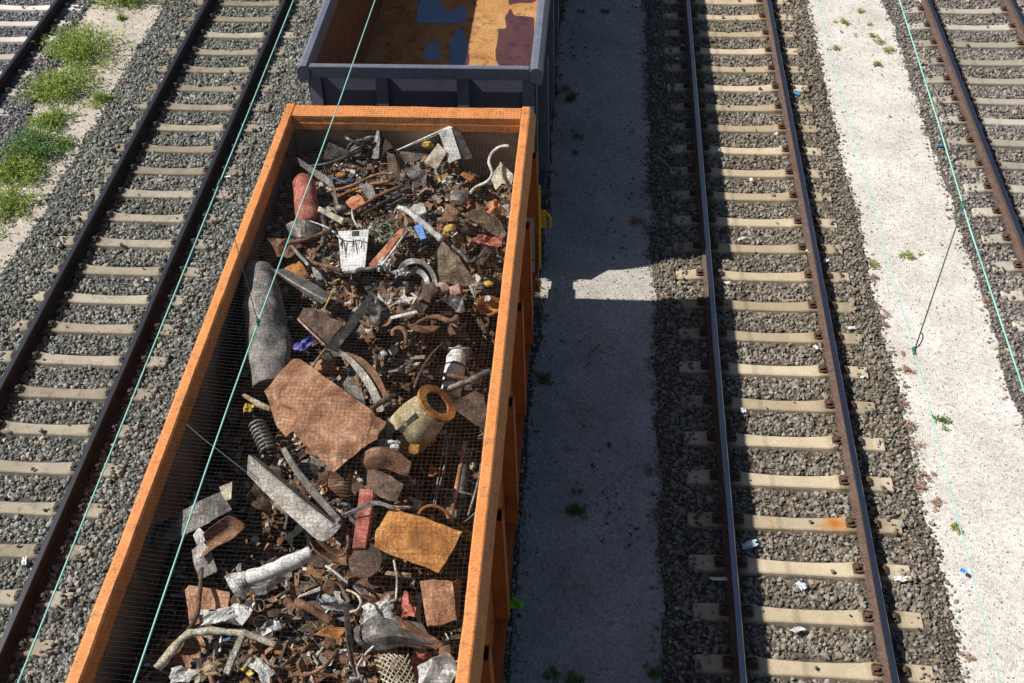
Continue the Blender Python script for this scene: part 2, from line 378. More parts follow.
def concrete(name, c0, c1, dirt, at):
    m, nt, b = newmat(name); co = coords(nt)
    n = nz(nt, co, 3.5, 8, .65, .4); c = ramp(nt, [(.28, c0), (.62, c1)], n)
    n2 = nz(nt, co, 6, 8, .7, 1.); c = mix(nt, c, dirt, ramp(nt, [(at, (0, 0, 0)), (at + .16, (.8, .8, .8))], n2))
    oi = nt.nodes.new("ShaderNodeObjectInfo"); c = mix(nt, c, ramp(nt, [(0, (.66, .63, .59)), (.4, (.92, .90, .87)), (1, (1.1, 1.1, 1.1))], oi.outputs['Random']), 1., 'MULTIPLY')
    oc = coords(nt, 'Object', False); sx = nt.nodes.new("ShaderNodeSeparateXYZ"); nt.links.new(oc, sx.inputs[0])
    ab = nt.nodes.new("ShaderNodeMath"); ab.operation = 'ABSOLUTE'; nt.links.new(sx.outputs[0], ab.inputs[0])
    sb = nt.nodes.new("ShaderNodeMath"); sb.operation = 'SUBTRACT'; nt.links.new(ab.outputs[0], sb.inputs[0]); sb.inputs[1].default_value = .7535
    ab2 = nt.nodes.new("ShaderNodeMath"); ab2.operation = 'ABSOLUTE'; nt.links.new(sb.outputs[0], ab2.inputs[0])
    dn = nt.nodes.new("ShaderNodeMath"); dn.operation = 'MULTIPLY_ADD'; nt.links.new(nz(nt, co, 9, 6, .7), dn.inputs[0]); dn.inputs[1].default_value = .34; nt.links.new(ab2.outputs[0], dn.inputs[2])
    c = mix(nt, c, tuple(x * .42 for x in dirt), ramp(nt, [(.26, (.75, .75, .75)), (.44, (0, 0, 0))], dn.outputs[0]))   # brake dust by the rail seats
    n3 = nz(nt, co, 70, 3, .6); c = mix(nt, c, ramp(nt, [(.3, (.8, .8, .8)), (.7, (1.12, 1.12, 1.12))], n3), 1., 'MULTIPLY')
    nt.links.new(c, b.inputs['Base Color']); b.inputs['Roughness'].default_value = .9; b.inputs['Specular IOR Level'].default_value = .15
    bump(nt, b, nz(nt, co, 40, 6, .7), .25, .01); return m, nt, b
m_sl = {'L': concrete("grey_concrete", (.30, .27, .22), (.41, .37, .30), (.19, .155, .12), .52)[0],
        'R': concrete("tan_concrete", (.46, .385, .275), (.57, .485, .355), (.33, .25, .165), .57)[0],
        'F': concrete("light_concrete", (.40, .37, .32), (.50, .465, .40), (.33, .28, .22), .60)[0],
        'O': concrete("pale_concrete", (.55, .51, .48), (.68, .63, .60), (.46, .40, .36), .62)[0]}
m_sl['W'] = m_sl['L']
m_stain, nt, b = concrete("rust_stained_concrete", (.40, .34, .24), (.50, .43, .32), (.42, .26, .10), .5)
co = coords(nt, 'Object', False); vd = nt.nodes.new("ShaderNodeVectorMath"); vd.operation = 'DISTANCE'; nt.links.new(co, vd.inputs[0]); vd.inputs[1].default_value = (.45, 0, 0)
ns = nz(nt, co, 14, 6, .7); ad = nt.nodes.new("ShaderNodeMath"); ad.operation = 'MULTIPLY_ADD'; nt.links.new(ns, ad.inputs[0]); ad.inputs[1].default_value = .22; nt.links.new(vd.outputs['Value'], ad.inputs[2])
old = b.inputs['Base Color'].links[0].from_socket
nt.links.new(mix(nt, old, (.45, .14, .015), ramp(nt, [(.14, (1, 1, 1)), (.27, (0, 0, 0))], ad.outputs[0])), b.inputs['Base Color'])
m_clip = worn("rusty_clip", [(.3, (.09, .05, .035)), (.7, (.16, .095, .065))], scale=20, rough=.8)
clip_me = clip_mesh(m_clip)
m_clip_dk = worn('dull_clip', [(.3, (.06, .052, .046)), (.7, (.12, .105, .09))], scale=20, rough=.85); clip_dk = clip_mesh(m_clip_dk)
rail_me = {'R': rail_mesh(m_rail_rust, m_head), 'L': rail_mesh(m_rail_dark, m_head_dark)}
tinfo = {'L': "railway track with dark rails and grey concrete sleepers running left of the scrap wagon",
         'R': "railway track with tan sleepers half in the wagons' shadow, between the two gravel paths",
         'F': "railway track with pale sleepers at the right edge beyond the sunlit path",
         'O': "railway track with whitish sleepers in the top left corner beyond the weeds",
         'W': "railway track hidden beneath the orange and grey wagons"}
for k in CEN:
    t = empty("railway_track", (CEN[k], 0, 0)); tag(t, tinfo[k], "railway track", "railway tracks of the freight yard")
    me = rail_me['L' if k in 'LO' else 'R']
    for s in (-1, 1): link("rail", me, (), t, (s * .7535, 0, 0))
    sm = sleeper_mesh(m_sl[k])
    j0, j1 = (-12, 27) if k != 'W' else (-10, 30)
    for j in range(j0, j1):
        y = ROW0[k] - .6 * j
        if k == 'R' and j == 20:
            me2 = sleeper_mesh(m_stain); sl = link("sleeper", me2, (), t, (0, y, 0)); sl['label'] = "sleeper with a bright orange rust stain near its right end"
        else:
            sl = link("sleeper", sm, (), t, (rnd.uniform(-.012, .012), y + rnd.uniform(-.008, .008), rnd.uniform(-.006, .004)))
        sl.rotation_euler.z = rnd.uniform(-.008, .008)
        if k == 'W' or not (3 < y < 22): continue
        for s in (-1, 1):
            for q in (-1, 1):
                c = link("rail_clip", clip_dk if k in 'LO' else clip_me, (), sl, (s * .7535 + q * .125, 0, .012))
                if q < 0: c.rotation_euler.z = math.pi

# ------------------------------------------------------------------ wagons
def paint(name, base, dark, chip, at, scale=5, rough=.55, bmp=.12, streak=None):
    return worn(name, [(.3, dark), (.65, base)], dirt=chip, dirt_at=at, scale=scale, rough=rough, bmp=bmp, streak=streak, rand=False, fine=70, spec=.35)
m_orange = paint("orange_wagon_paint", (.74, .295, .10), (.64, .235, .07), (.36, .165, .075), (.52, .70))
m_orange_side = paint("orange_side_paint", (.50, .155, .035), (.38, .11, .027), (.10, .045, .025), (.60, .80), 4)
m_inner = paint("scuffed_rusty_inner_wall", (.30, .205, .135), (.15, .10, .068), (.40, .33, .25), (.60, .75), 3, .8, .3, (1, 1, .35))
m_end_in = paint("sun_toned_scuffed_end_wall", (.46, .36, .27), (.26, .19, .135), (.55, .47, .38), (.62, .75), 3, .85, .3, (.35, 1, 1))  # base colour lightened to stand for grazing sunlight on the far wall
m_grey = paint("grey_wagon_paint", (.115, .125, .165), (.090, .098, .132), (.06, .05, .05), (.64, .8), 3, .42)
m_grey_rim = paint("grey_rim_paint", (.165, .18, .235), (.125, .138, .18), (.10, .085, .08), (.62, .75), 4, .38)
m_floor = worn("rusty_wagon_floor", [(.25, (.32, .145, .052)), (.5, (.46, .245, .088)), (.75, (.54, .35, .175))], dirt=(.16, .075, .035), dirt_at=(.52, .68), scale=2.2, rough=.85, bmp=.2, rand=False)
m_grey_in = worn("brown_wagon_inner_wall", [(.3, (.12, .07, .038)), (.7, (.21, .13, .07))], dirt=(.10, .06, .04), dirt_at=(.5, .75), scale=3, rough=.85, rand=False, streak=(1, 1, .3))
m_under = worn("dark_undercarriage", [(.3, (.022, .02, .018)), (.7, (.06, .05, .042))], scale=8, rough=.85, rand=False)
m_yellow = worn("yellow_paint", [(.3, (.55, .36, .02)), (.7, (.72, .48, .03))], scale=9, rough=.5, rand=False, dirt=(.25, .12, .03), dirt_at=(.62, .75))
m_plate = worn("pale_label_plate", [(.3, (.38, .38, .37)), (.7, (.5, .5, .48))], scale=9, rough=.6, rand=False)
m_steel = worn("wheel_steel", [(.3, (.09, .07, .06)), (.7, (.20, .16, .14))], scale=9, rough=.55, metal=.5, rand=False)

def part(name, root, mat, fn, label=None, smooth=False):
    bm = bmesh.new(); fn(bm)
    bmesh.ops.recalc_face_normals(bm, faces=bm.faces[:])
    for v in bm.verts: v.co -= root.location
    o = from_bm(name, bm, mat, root, None, smooth)
    if label: o['label'] = label
    return o
def sub(name, par, root, mat, fn):
    o = part(name, root, mat, fn); o.parent = par; return o
WX = CEN['W']
def running_gear(root, y0, y1, col, end_buffers):
    part("underframe", root, m_under, lambda bm: (bx(bm, WX - .95, WX - .82, y0 + .35, y1 - .35, .98, 1.22), bx(bm, WX + .82, WX + .95, y0 + .35, y1 - .35, .98, 1.22), bx(bm, WX - .18, WX + .18, y0 + .4, y1 - .4, .92, 1.2), bx(bm, WX - .8, WX + .8, (y0 + y1) / 2 - .1, (y0 + y1) / 2 + .1, .95, 1.19)))
    for yc in (y0 + 2.3, y1 - 2.3):
        bg = part("bogie", root, m_under, lambda bm: (bx(bm, WX - 1.06, WX - .94, yc - 1.3, yc + 1.3, .52, .74, .02), bx(bm, WX + .94, WX + 1.06, yc - 1.3, yc + 1.3, .52, .74, .02), bx(bm, WX - .93, WX + .93, yc - .18, yc + .18, .55, .9, .02)))
        for dy in (-.9, .9):
            for s in (-1, 1):
                def wh(bm):
                    x = WX + s * .72
                    tube_bm(bm, [(x - .065, yc + dy, .65), (x + .065, yc + dy, .65)], .46, 28)
                    tube_bm(bm, [(x - s * .07, yc + dy, .65), (x - s * .04, yc + dy, .65)], .49, 28)
                    tube_bm(bm, [(x, yc + dy, .65), (x + s * .2, yc + dy, .65)], .12, 14)
                sub("wheel", bg, root, m_steel, wh)
    for ye, dr in end_buffers:
        part("headstock", root, col, lambda bm: bx(bm, WX - 1.25, WX + 1.25, min(ye, ye + dr * .14), max(ye, ye + dr * .14), 1.0, 1.36, .01))
        for s in (-1, 1):
            def bf(bm):
                x = WX + s * .875; z = 1.06
                tube_bm(bm, [(x, ye, z), (x, ye - dr * .22, z)], .145, 16)
                tube_bm(bm, [(x, ye - dr * .22, z), (x, ye - dr * .24, z), (x, ye - dr * .38, z)], [.13, .12, .115], 16)
                tube_bm(bm, [(x, ye - dr * .381, z), (x, ye - dr * .395, z), (x, ye - dr * .408, z)], [.165, .17, .15], 20)
            part("buffer", root, m_under, bf)
        part("coupling_hook", root, m_under, lambda bm: tube_bm(bm, [(WX, ye, 1.16), (WX, ye - dr * .22, 1.16), (WX, ye - dr * .30, 1.12), (WX, ye - dr * .36, 1.2), (WX, ye - dr * .31, 1.3)], .045, 10, 4))

# --- orange scrap wagon
OY0, OY1 = -3.0, 11.07
XL, XR = -3.815, -.735
orange = empty("scrap_wagon", (WX, (OY0 + OY1) / 2, 0))
tag(orange, "open orange freight wagon heaped with scrap metal under a net", "freight wagon", "freight wagons coupled on one track")
FL = 1.36
part("floor", orange, m_inner, lambda bm: bx(bm, XL + .12, XR - .12, OY0 + .1, OY1 - .1, FL - .08, FL))
part("side_wall", orange, [m_orange_side, m_inner], lambda bm: (bx(bm, XL + .085, XL + .105, OY0 + .1, OY1 - .12, FL - .1, 2.92), bx(bm, XL + .107, XL + .125, OY0 + .1, OY1 - .12, FL, 2.9, mi=1)))
part("side_wall", orange, [m_orange_side, m_inner], lambda bm: (bx(bm, XR - .105, XR - .085, OY0 + .1, OY1 - .12, FL - .1, 2.92), bx(bm, XR - .125, XR - .107, OY0 + .1, OY1 - .12, FL, 2.9, mi=1)))
part("end_wall", orange, [m_orange_side, m_end_in], lambda bm: (bx(bm, XL + .127, XR - .127, OY1 - .115, OY1 - .09, FL - .1, 2.92), bx(bm, XL + .127, XR - .127, OY1 - .135, OY1 - .117, FL, 2.9, mi=1),
     [bx(bm, XL + .13, XR - .13, OY1 - .143, OY1 - .137, z, z + .012, mi=1) for z in (2.42, 2.2, 1.98)]))
part("end_wall", orange, [m_orange_side, m_inner], lambda bm: (bx(bm, XL + .127, XR - .127, OY0 + .09, OY0 + .115, FL - .1, 2.92), bx(bm, XL + .127, XR - .127, OY0 + .117, OY0 + .135, FL, 2.9, mi=1)))
def rim_side(bm, x, s):       # s=+1: the outside of the wagon lies towards +X
    prof = [(x - s * .165, 2.90), (x - s * .165, 3.085), (x - s * .15, 3.10), (x - s * .075, 3.10), (x - s * .062, 3.092), (x - s * .002, 2.985), (x, 2.975), (x, 2.91), (x - s * .01, 2.90)]
    extrude_profile(bm, prof, OY0, OY1, seg=150, dent=.0032)
part("top_rail", orange, m_orange, lambda bm: rim_side(bm, XL, -1))
part("top_rail", orange, m_orange, lambda bm: rim_side(bm, XR, 1))
def rim_end(bm, y, s):
    prof = [(y - s * .02, 2.90), (y - s * .02, 3.085), (y - s * .03, 3.097), (y - s * .22, 3.097), (y - s * .235, 3.085), (y - s * .237, 2.995), (y - s * .241, 2.985), (y - s * .243, 2.90)]
    extrude_profile(bm, prof, XL + .169, XR - .169, 'X', seg=40, dent=.0032)
part("top_rail", orange, m_orange, lambda bm: rim_end(bm, OY1, 1))
part("top_rail", orange, m_orange, lambda bm: rim_end(bm, OY0, -1))
def side_post(bm, xw, s, y):
    xo = xw + s * .115
    a, b = sorted((xw, xo))
    bx(bm, a, b, y - .07, y - .055, FL - .08, 2.86); bx(bm, a, b, y + .055, y + .07, FL - .08, 2.86)
    a, b = sorted((xo, xo + s * .014)); bx(bm, a, b, y - .075, y + .075, FL - .1, 2.88)
def sill(bm, xw, s):
    a, b = sorted((xw, xw + s * .10)); bx(bm, a, b, OY0 + .15, OY1 - .15, FL - .22, FL - .10)
    a, b = sorted((xw, xw + s * .115)); bx(bm, a, b, OY0 + .15, OY1 - .15, FL - .098, FL - .084)
PY = [5.34 + 1.27 * k for k in range(-6, 5)]
for s, xw in ((-1, XL + .083), (1, XR - .083)):
    part("side_sill", orange, m_orange_side, lambda bm: sill(bm, xw, s))
    for y in PY: part("side_post", orange, m_orange_side, lambda bm: side_post(bm, xw, s, y))
    for y in PY[1:-1:2]:
        def br(bm):
            a, b = sorted((xw + s * .02, xw + s * .15)); bx(bm, a, b, y - .26, y - .18, FL + .12, FL + .14); bx(bm, a, b, y - .26, y - .24, FL - .07, FL + .119)
        part("lashing_bracket", orange, m_orange_side, br)
for x in (WX - .62, WX + .62):
    part("end_post", orange, m_orange_side, lambda bm: bx(bm, x - .07, x + .07, OY1 - .088, OY1 - .022, FL - .1, 2.89))
def handrail(bm, x, y0, y1):
    tube_bm(bm, [(x - .14, y1, 2.42), (x, y1, 2.42), (x + .015, y1 - .02, 2.32), (x + .015, y1 - .1, 1.3), (x, y1 - .1, 1.22), (x - .13, y1 - .1, 1.2)], .022, 8, 3)
hy = 10.42
part("handrail", orange, m_yellow, lambda bm: handrail(bm, -.69, hy, hy))
part("corner_step", orange, m_orange_side, lambda bm: (bx(bm, -.84, -.66, hy - .34, hy - .16, 1.0, 1.05, .005), bx(bm, -.70, -.68, hy - .33, hy - .17, 1.052, 1.3)))
part("shunter_grip", orange, m_yellow, lambda bm: (bx(bm, -.72, -.60, 10.60, 10.635, 1.62, 1.9, .01), tube_bm(bm, [(-.6, 10.62, 1.86), (-.55, 10.62, 1.76), (-.56, 10.62, 1.6)], .018, 8, 3), bx(bm, -.84, -.722, 10.6, 10.63, 1.7, 1.8)))
part("label_plate", orange, m_plate, lambda bm: (bx(bm, -.852, -.712, 10.02, 10.03, 1.62, 2.25), bx(bm, -.852, -.712, 10.019, 10.029, 1.4, 1.585)))
running_gear(orange, OY0, OY1, m_orange_side, ((OY1 - .02, -1), (OY0 + .02, 1)))

# --- grey empty wagon
GY0, GY1 = 11.95, 26.2
GXL, GXR = -3.83, -.70
grey = empty("empty_wagon", (WX, (GY0 + GY1) / 2, 0))
tag(grey, "empty grey open freight wagon with puddles on its rusty floor", "freight wagon", "freight wagons coupled on one track")
GF = 1.27
part("floor", grey, m_floor, lambda bm: bx(bm, GXL + .14, GXR - .14, GY0 + .02, GY1 - .1, GF - .08, GF))
part("side_wall", grey, [m_grey, m_grey_in], lambda bm: (bx(bm, GXL + .09, GXL + .11, GY0 + .05, GY1 - .12, GF - .1, 2.95), bx(bm, GXL + .112, GXL + .13, GY0 + .05, GY1 - .12, GF, 2.93, mi=1)))
part("side_wall", grey, [m_grey, m_grey_in], lambda bm: (bx(bm, GXR - .11, GXR - .09, GY0 + .05, GY1 - .12, GF - .1, 2.95), bx(bm, GXR - .13, GXR - .112, GY0 + .05, GY1 - .12, GF, 2.93, mi=1)))
def grey_end(bm):
    prof = [(GY0 + .10, 2.905), (GY0 + .13, 2.905), (GY0 - .17, GF - .1), (GY0 - .20, GF - .1)]
    extrude_profile(bm, prof, GXL + .13, GXR - .13, 'X')
part("end_wall", grey, m_grey, grey_end)
part("end_wall", grey, m_grey, lambda bm: bx(bm, GXL + .132, GXR - .132, GY1 - .1, GY1 - .07, GF - .1, 2.95))
def gpost(bm, x, w_):
    prof = [(GY0 + .06, 2.90), (GY0 + .097, 2.90), (GY0 - .203, GF - .09), (GY0 - .25, GF - .09), (GY0 - .25, GF + .05)]
    extrude_profile(bm, prof, x - w_, x + w_, 'X')
for x in (GXL + .19, WX - .49, WX + .56, GXR - .19):
    part("end_post", grey, m_grey_rim, lambda bm: gpost(bm, x, .075))
part("end_beam", grey, m_grey, lambda bm: extrude_profile(bm, [(GY0 - .17, GF - .093), (GY0 - .23, GF - .093), (GY0 - .46, .88), (GY0 - .3, .88)], GXL + .15, GXR - .15, 'X'))
def grim(bm, x, s):
    prof = [(x - s * .16, 2.93), (x - s * .16, 3.05), (x - s * .125, 3.095), (x - s * .06, 3.10), (x - s * .015, 3.06), (x, 2.99), (x - s * .005, 2.88), (x - s * .03, 2.86), (x - s * .07, 2.86)]
    extrude_profile(bm, prof, GY0 - .035, GY1)
part("top_rail", grey, m_grey_rim, lambda bm: grim(bm, GXL, -1))
part("top_rail", grey, m_grey_rim, lambda bm: grim(bm, GXR, 1))
part("top_rail", grey, m_grey_rim, lambda bm: bx(bm, GXL + .162, GXR - .162, GY0 - .02, GY0 + .055, 2.912, 3.09, .012))
part("top_rail", grey, m_grey_rim, lambda bm: bx(bm, GXL + .162, GXR - .162, GY1 - .1, GY1, 2.912, 3.09, .012))
def gside_post(bm, xw, s, y):
    a, b = sorted((xw, xw + s * .13)); bx(bm, a, b, y - .06, y + .06, GF - .15, 2.90, .008)
for s, xw in ((-1, GXL + .088), (1, GXR - .088)):
    part("side_sill", grey, m_grey, lambda bm: bx(bm, *sorted((xw, xw + s * .09)), GY0 + .1, GY1 - .1, GF - .25, GF - .155))
    for k in range(9): part("side_post", grey, m_grey, lambda bm: gside_post(bm, xw, s, GY0 + .55 + 1.6 * k))
running_gear(grey, GY0, GY1, m_grey, ((GY0 - .08, 1), (GY1 + .02, -1)))
# rain puddles on its floor
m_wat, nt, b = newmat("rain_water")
gl = nt.nodes.new("ShaderNodeBsdfGlossy"); gl.inputs['Roughness'].default_value = .03; gl.inputs[0].default_value = (.42, .74, 1, 1)  # blue of the reflected sky is tinted into the gloss colour
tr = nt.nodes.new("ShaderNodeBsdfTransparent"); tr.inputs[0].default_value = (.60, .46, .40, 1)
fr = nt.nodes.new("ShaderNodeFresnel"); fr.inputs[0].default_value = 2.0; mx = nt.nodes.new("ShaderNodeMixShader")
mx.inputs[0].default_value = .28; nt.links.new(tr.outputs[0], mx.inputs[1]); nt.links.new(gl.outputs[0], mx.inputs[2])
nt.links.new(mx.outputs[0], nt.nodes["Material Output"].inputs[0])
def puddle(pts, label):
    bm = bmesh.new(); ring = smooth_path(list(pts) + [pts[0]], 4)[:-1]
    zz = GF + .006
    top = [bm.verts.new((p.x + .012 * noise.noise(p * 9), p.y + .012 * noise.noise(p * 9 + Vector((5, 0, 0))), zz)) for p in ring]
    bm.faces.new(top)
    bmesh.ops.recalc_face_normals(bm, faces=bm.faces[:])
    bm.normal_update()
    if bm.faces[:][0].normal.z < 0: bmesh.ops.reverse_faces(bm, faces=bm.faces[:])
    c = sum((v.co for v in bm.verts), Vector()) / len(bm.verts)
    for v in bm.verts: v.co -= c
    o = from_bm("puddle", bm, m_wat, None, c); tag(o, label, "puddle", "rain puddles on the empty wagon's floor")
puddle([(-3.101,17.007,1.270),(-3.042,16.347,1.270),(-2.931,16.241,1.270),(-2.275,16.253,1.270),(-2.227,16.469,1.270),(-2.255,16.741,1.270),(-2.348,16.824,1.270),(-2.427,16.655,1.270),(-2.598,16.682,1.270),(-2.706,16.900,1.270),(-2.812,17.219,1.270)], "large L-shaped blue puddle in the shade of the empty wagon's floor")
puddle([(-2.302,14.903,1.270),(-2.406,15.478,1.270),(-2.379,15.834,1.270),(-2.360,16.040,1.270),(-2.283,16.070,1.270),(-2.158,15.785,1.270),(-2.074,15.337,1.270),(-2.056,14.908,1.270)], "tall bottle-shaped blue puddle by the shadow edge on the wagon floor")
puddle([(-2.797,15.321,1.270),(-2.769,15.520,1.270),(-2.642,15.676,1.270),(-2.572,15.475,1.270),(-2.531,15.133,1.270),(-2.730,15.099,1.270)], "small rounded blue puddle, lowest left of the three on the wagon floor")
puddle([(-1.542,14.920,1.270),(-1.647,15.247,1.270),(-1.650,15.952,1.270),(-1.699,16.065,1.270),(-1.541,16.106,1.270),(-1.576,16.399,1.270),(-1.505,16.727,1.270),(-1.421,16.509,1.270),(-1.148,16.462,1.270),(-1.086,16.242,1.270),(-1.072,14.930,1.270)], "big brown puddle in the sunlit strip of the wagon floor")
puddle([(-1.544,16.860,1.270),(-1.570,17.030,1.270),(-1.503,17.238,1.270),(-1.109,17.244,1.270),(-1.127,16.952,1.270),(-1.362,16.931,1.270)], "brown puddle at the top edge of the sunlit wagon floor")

# ------------------------------------------------------------------ overhead wires
m_wire, nt, b = newmat("copper_patina"); co = coords(nt, 'Object', False)
nt.links.new(ramp(nt, [(.3, (.20, .50, .44)), (.7, (.34, .68, .60))], nz(nt, co, 4, 4)), b.inputs['Base Color']); b.inputs['Roughness'].default_value = .55
m_wdark, nt, b = newmat("dark_patina"); b.inputs['Base Color'].default_value = (.05, .13, .105, 1); b.inputs['Roughness'].default_value = .6
def wire(pts, r_, label, parts=None):
    bm = bmesh.new(); tube_bm(bm, pts, r_, 8, 3); o = finish("overhead_wire", bm, m_wire); tag(o, label, "overhead wire", "overhead wires above the tracks"); return o
wire([(-2.29, -8, 6.1), (-2.29, 1.97, 6.345), (-2.29, 5.04, 6.41), (-2.29, 7.36, 6.455), (-2.29, 18, 6.7), (-2.29, 45, 7.6)], .0044, "thin green wire crossing above the left track, upper one of its pair")
wire([(-2.29, -8, 5.25), (-2.29, 2.51, 5.262), (-2.29, 5.2, 5.215), (-2.29, 10.1, 4.99), (-2.29, 18, 4.98), (-2.29, 45, 5.1)], .0056, "green wire crossing directly over the scrap in the orange wagon")
wire([(2.08, -8, 6.3), (2.08, 3.65, 6.465), (2.08, 4.97, 6.49), (2.08, 7.19, 6.585), (2.08, 18, 6.9), (2.08, 45, 7.7)], .0046, "green wire along the ballast edge of the far right track")
wire([(2.08, -8, 5.3), (2.08, 2.73, 5.31), (2.08, 5.07, 5.30), (2.08, 8.96, 5.15), (2.08, 18, 5.05), (2.08, 45, 5.1)], .0032, "faint thin green wire over the middle of the sunlit path")
def dropper(x, y, z0, z1, label, r_=.003, loop=False):
    e = empty("wire_dropper", (x, y, z0)); tag(e, label, "dropper wire", "dropper wires between the overhead wires")
    part("dropper_rod", e, m_wdark, lambda bm: tube_bm(bm, [(x, y, z0 + .02), (x, y, z1 - .02)], r_, 6))
    part("wire_clamp", e, m_wdark, lambda bm: (tube_bm(bm, [(x, y - .028, z0), (x, y + .028, z0)], .0125, 8), bx(bm, x - .006, x + .006, y - .012, y + .012, z0 + .01, z0 + .03)))
    part("wire_clamp", e, m_wdark, lambda bm: tube_bm(bm, [(x, y - .03, z1), (x, y + .03, z1)], .011, 8))
    if loop: part("loop", e, m_wdark, lambda bm: tube_bm(bm, [(x, y, z0 + .02), (x + .025, y, z0 + .08), (x + .02, y, z0 + .15), (x, y, z0 + .17)], .004, 6, 4))
dropper(-2.29, 5.2, 5.215, 6.413, "dropper wire clamped above the dented grey cylinder", .0028)
dropper(2.08, 5.03, 5.302, 6.492, "dropper wire slanting across the sunlit path on the right", .0038, True)

# ------------------------------------------------------------------ plants
def leafmat(name, a, b_, tr_=.3):
    m, nt, b = newmat(name); g = nt.nodes.new("ShaderNodeNewGeometry")
    c = ramp(nt, [(0, a), (1, b_)], g.outputs['Random Per Island']); nt.links.new(c, b.inputs['Base Color']); b.inputs['Roughness'].default_value = .6
    t = nt.nodes.new("ShaderNodeBsdfTranslucent"); nt.links.new(c, t.inputs[0]); mx = nt.nodes.new("ShaderNodeMixShader"); mx.inputs[0].default_value = tr_
    nt.links.new(b.outputs[0], mx.inputs[1]); nt.links.new(t.outputs[0], mx.inputs[2]); nt.links.new(mx.outputs[0], nt.nodes["Material Output"].inputs[0]); return m
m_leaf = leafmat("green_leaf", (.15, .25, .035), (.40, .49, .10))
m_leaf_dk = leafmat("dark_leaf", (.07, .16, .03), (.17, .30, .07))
m_leaf_yl = leafmat("yellowish_leaf", (.24, .28, .05), (.46, .42, .08))
m_leaf_rd = leafmat("dry_reddish_leaf", (.34, .19, .13), (.55, .37, .27))
def clump(name, c, rx, ry, h, n, mat, label, group, cat, seed, leaf=.05, lean=.35):
    g = np.random.default_rng(seed); V = []; F = []
    ns = max(3, n // 14)
    stems = [(g.normal(0, .42), g.normal(0, .42), g.uniform(.55, 1)) for _ in range(ns)]
    for i in range(n):
        sx, sy, sh = stems[i % ns]; t = g.uniform(.05, 1) ** .8
        base = np.array([sx * rx + g.normal(0, .09) * rx + sx * lean * t * rx, sy * ry + g.normal(0, .09) * ry + sy * lean * t * ry, h * sh * t * math.exp(-.5 * (sx * sx + sy * sy))])
        a = g.uniform(0, 2 * math.pi); el = g.uniform(-.3, 1.1); L = leaf * g.uniform(.6, 1.5); W_ = L * g.uniform(.07, .16)
        d = np.array([math.cos(a) * math.cos(el), math.sin(a) * math.cos(el), math.sin(el)]); s = np.array([-math.sin(a), math.cos(a), g.uniform(-.5, .5)]); s /= np.linalg.norm(s)
        k = len(V); V += [base, base + d * L * .5 + s * W_, base + d * L + np.array([0, 0, -.15 * L]), base + d * L * .5 - s * W_]; F.append((k, k + 1, k + 2, k + 3))
    for sx, sy, sh in stems:       # stems
        b0 = np.array([sx * rx * .5, sy * ry * .5, -.02]); b1 = np.array([sx * rx * (1 + lean), sy * ry * (1 + lean), h * sh * math.exp(-.5 * (sx * sx + sy * sy))]); k = len(V); e = np.array([.004, .002, 0])
        V += [b0 - e, b0 + e, b1 + e * .5, b1 - e * .5]; F.append((k, k + 1, k + 2, k + 3))
    V = np.array(V); V[:, 2] = np.maximum(V[:, 2], -.01)
    o = from_np(name, V, np.array(F), mat, False, (c[0], c[1], -.05)); tag(o, label, cat, group); return o
WEEDS = [
 ((-9.596,17.326,0.000),.55,.55,.40,900,m_leaf,"big bushy green weed near the top left track, largest of all"),
 ((-9.458,16.122,0.000),.48,.45,.30,700,m_leaf,"bushy yellow green weed just below the largest one on the dirt strip"),
 ((-9.282,15.075,0.000),.26,.26,.2,300,m_leaf,"small upright weed midway down the dirt strip"),
 ((-9.285,14.268,0.000),.46,.48,.28,620,m_leaf_dk,"spreading green weed in the middle of the dirt strip"),
 ((-9.385,13.664,0.000),.40,.34,.24,480,m_leaf,"low green weed at the lower end of the middle patch"),
 ((-9.173,12.819,0.000),.34,.48,.22,420,m_leaf,"green weed touching the left edge of the photo on the dirt strip"),
 ((-8.685,15.793,0.000),.20,.14,.12,140,m_leaf,"little weed on the pale dirt right of the bushy patch"),
 ((-8.918,14.476,0.000),.13,.10,.09,70,m_leaf,"tiny lone weed right of the middle weeds"),
 ((-9.397,19.271,0.000),.5,.3,.3,520,m_leaf,"weed cut by the top edge of the photo above the dirt strip"),
 ((-9.259,18.611,0.000),.07,.07,.07,30,m_leaf,"tiny sprig on the pale dirt under the topmost weed"),
 ((-11.014,19.008,0.000),.3,.2,.2,0,m_leaf,""),
]
for i, (c, rx, ry, h, n, mt, lb) in enumerate(WEEDS):
    if n: clump("weed", c, rx * 1.15, ry * 1.15, h * 1.1, int(n * 3.2), mt, lb, "green weeds on the dirt strip", "weed", 100 + i, .075)
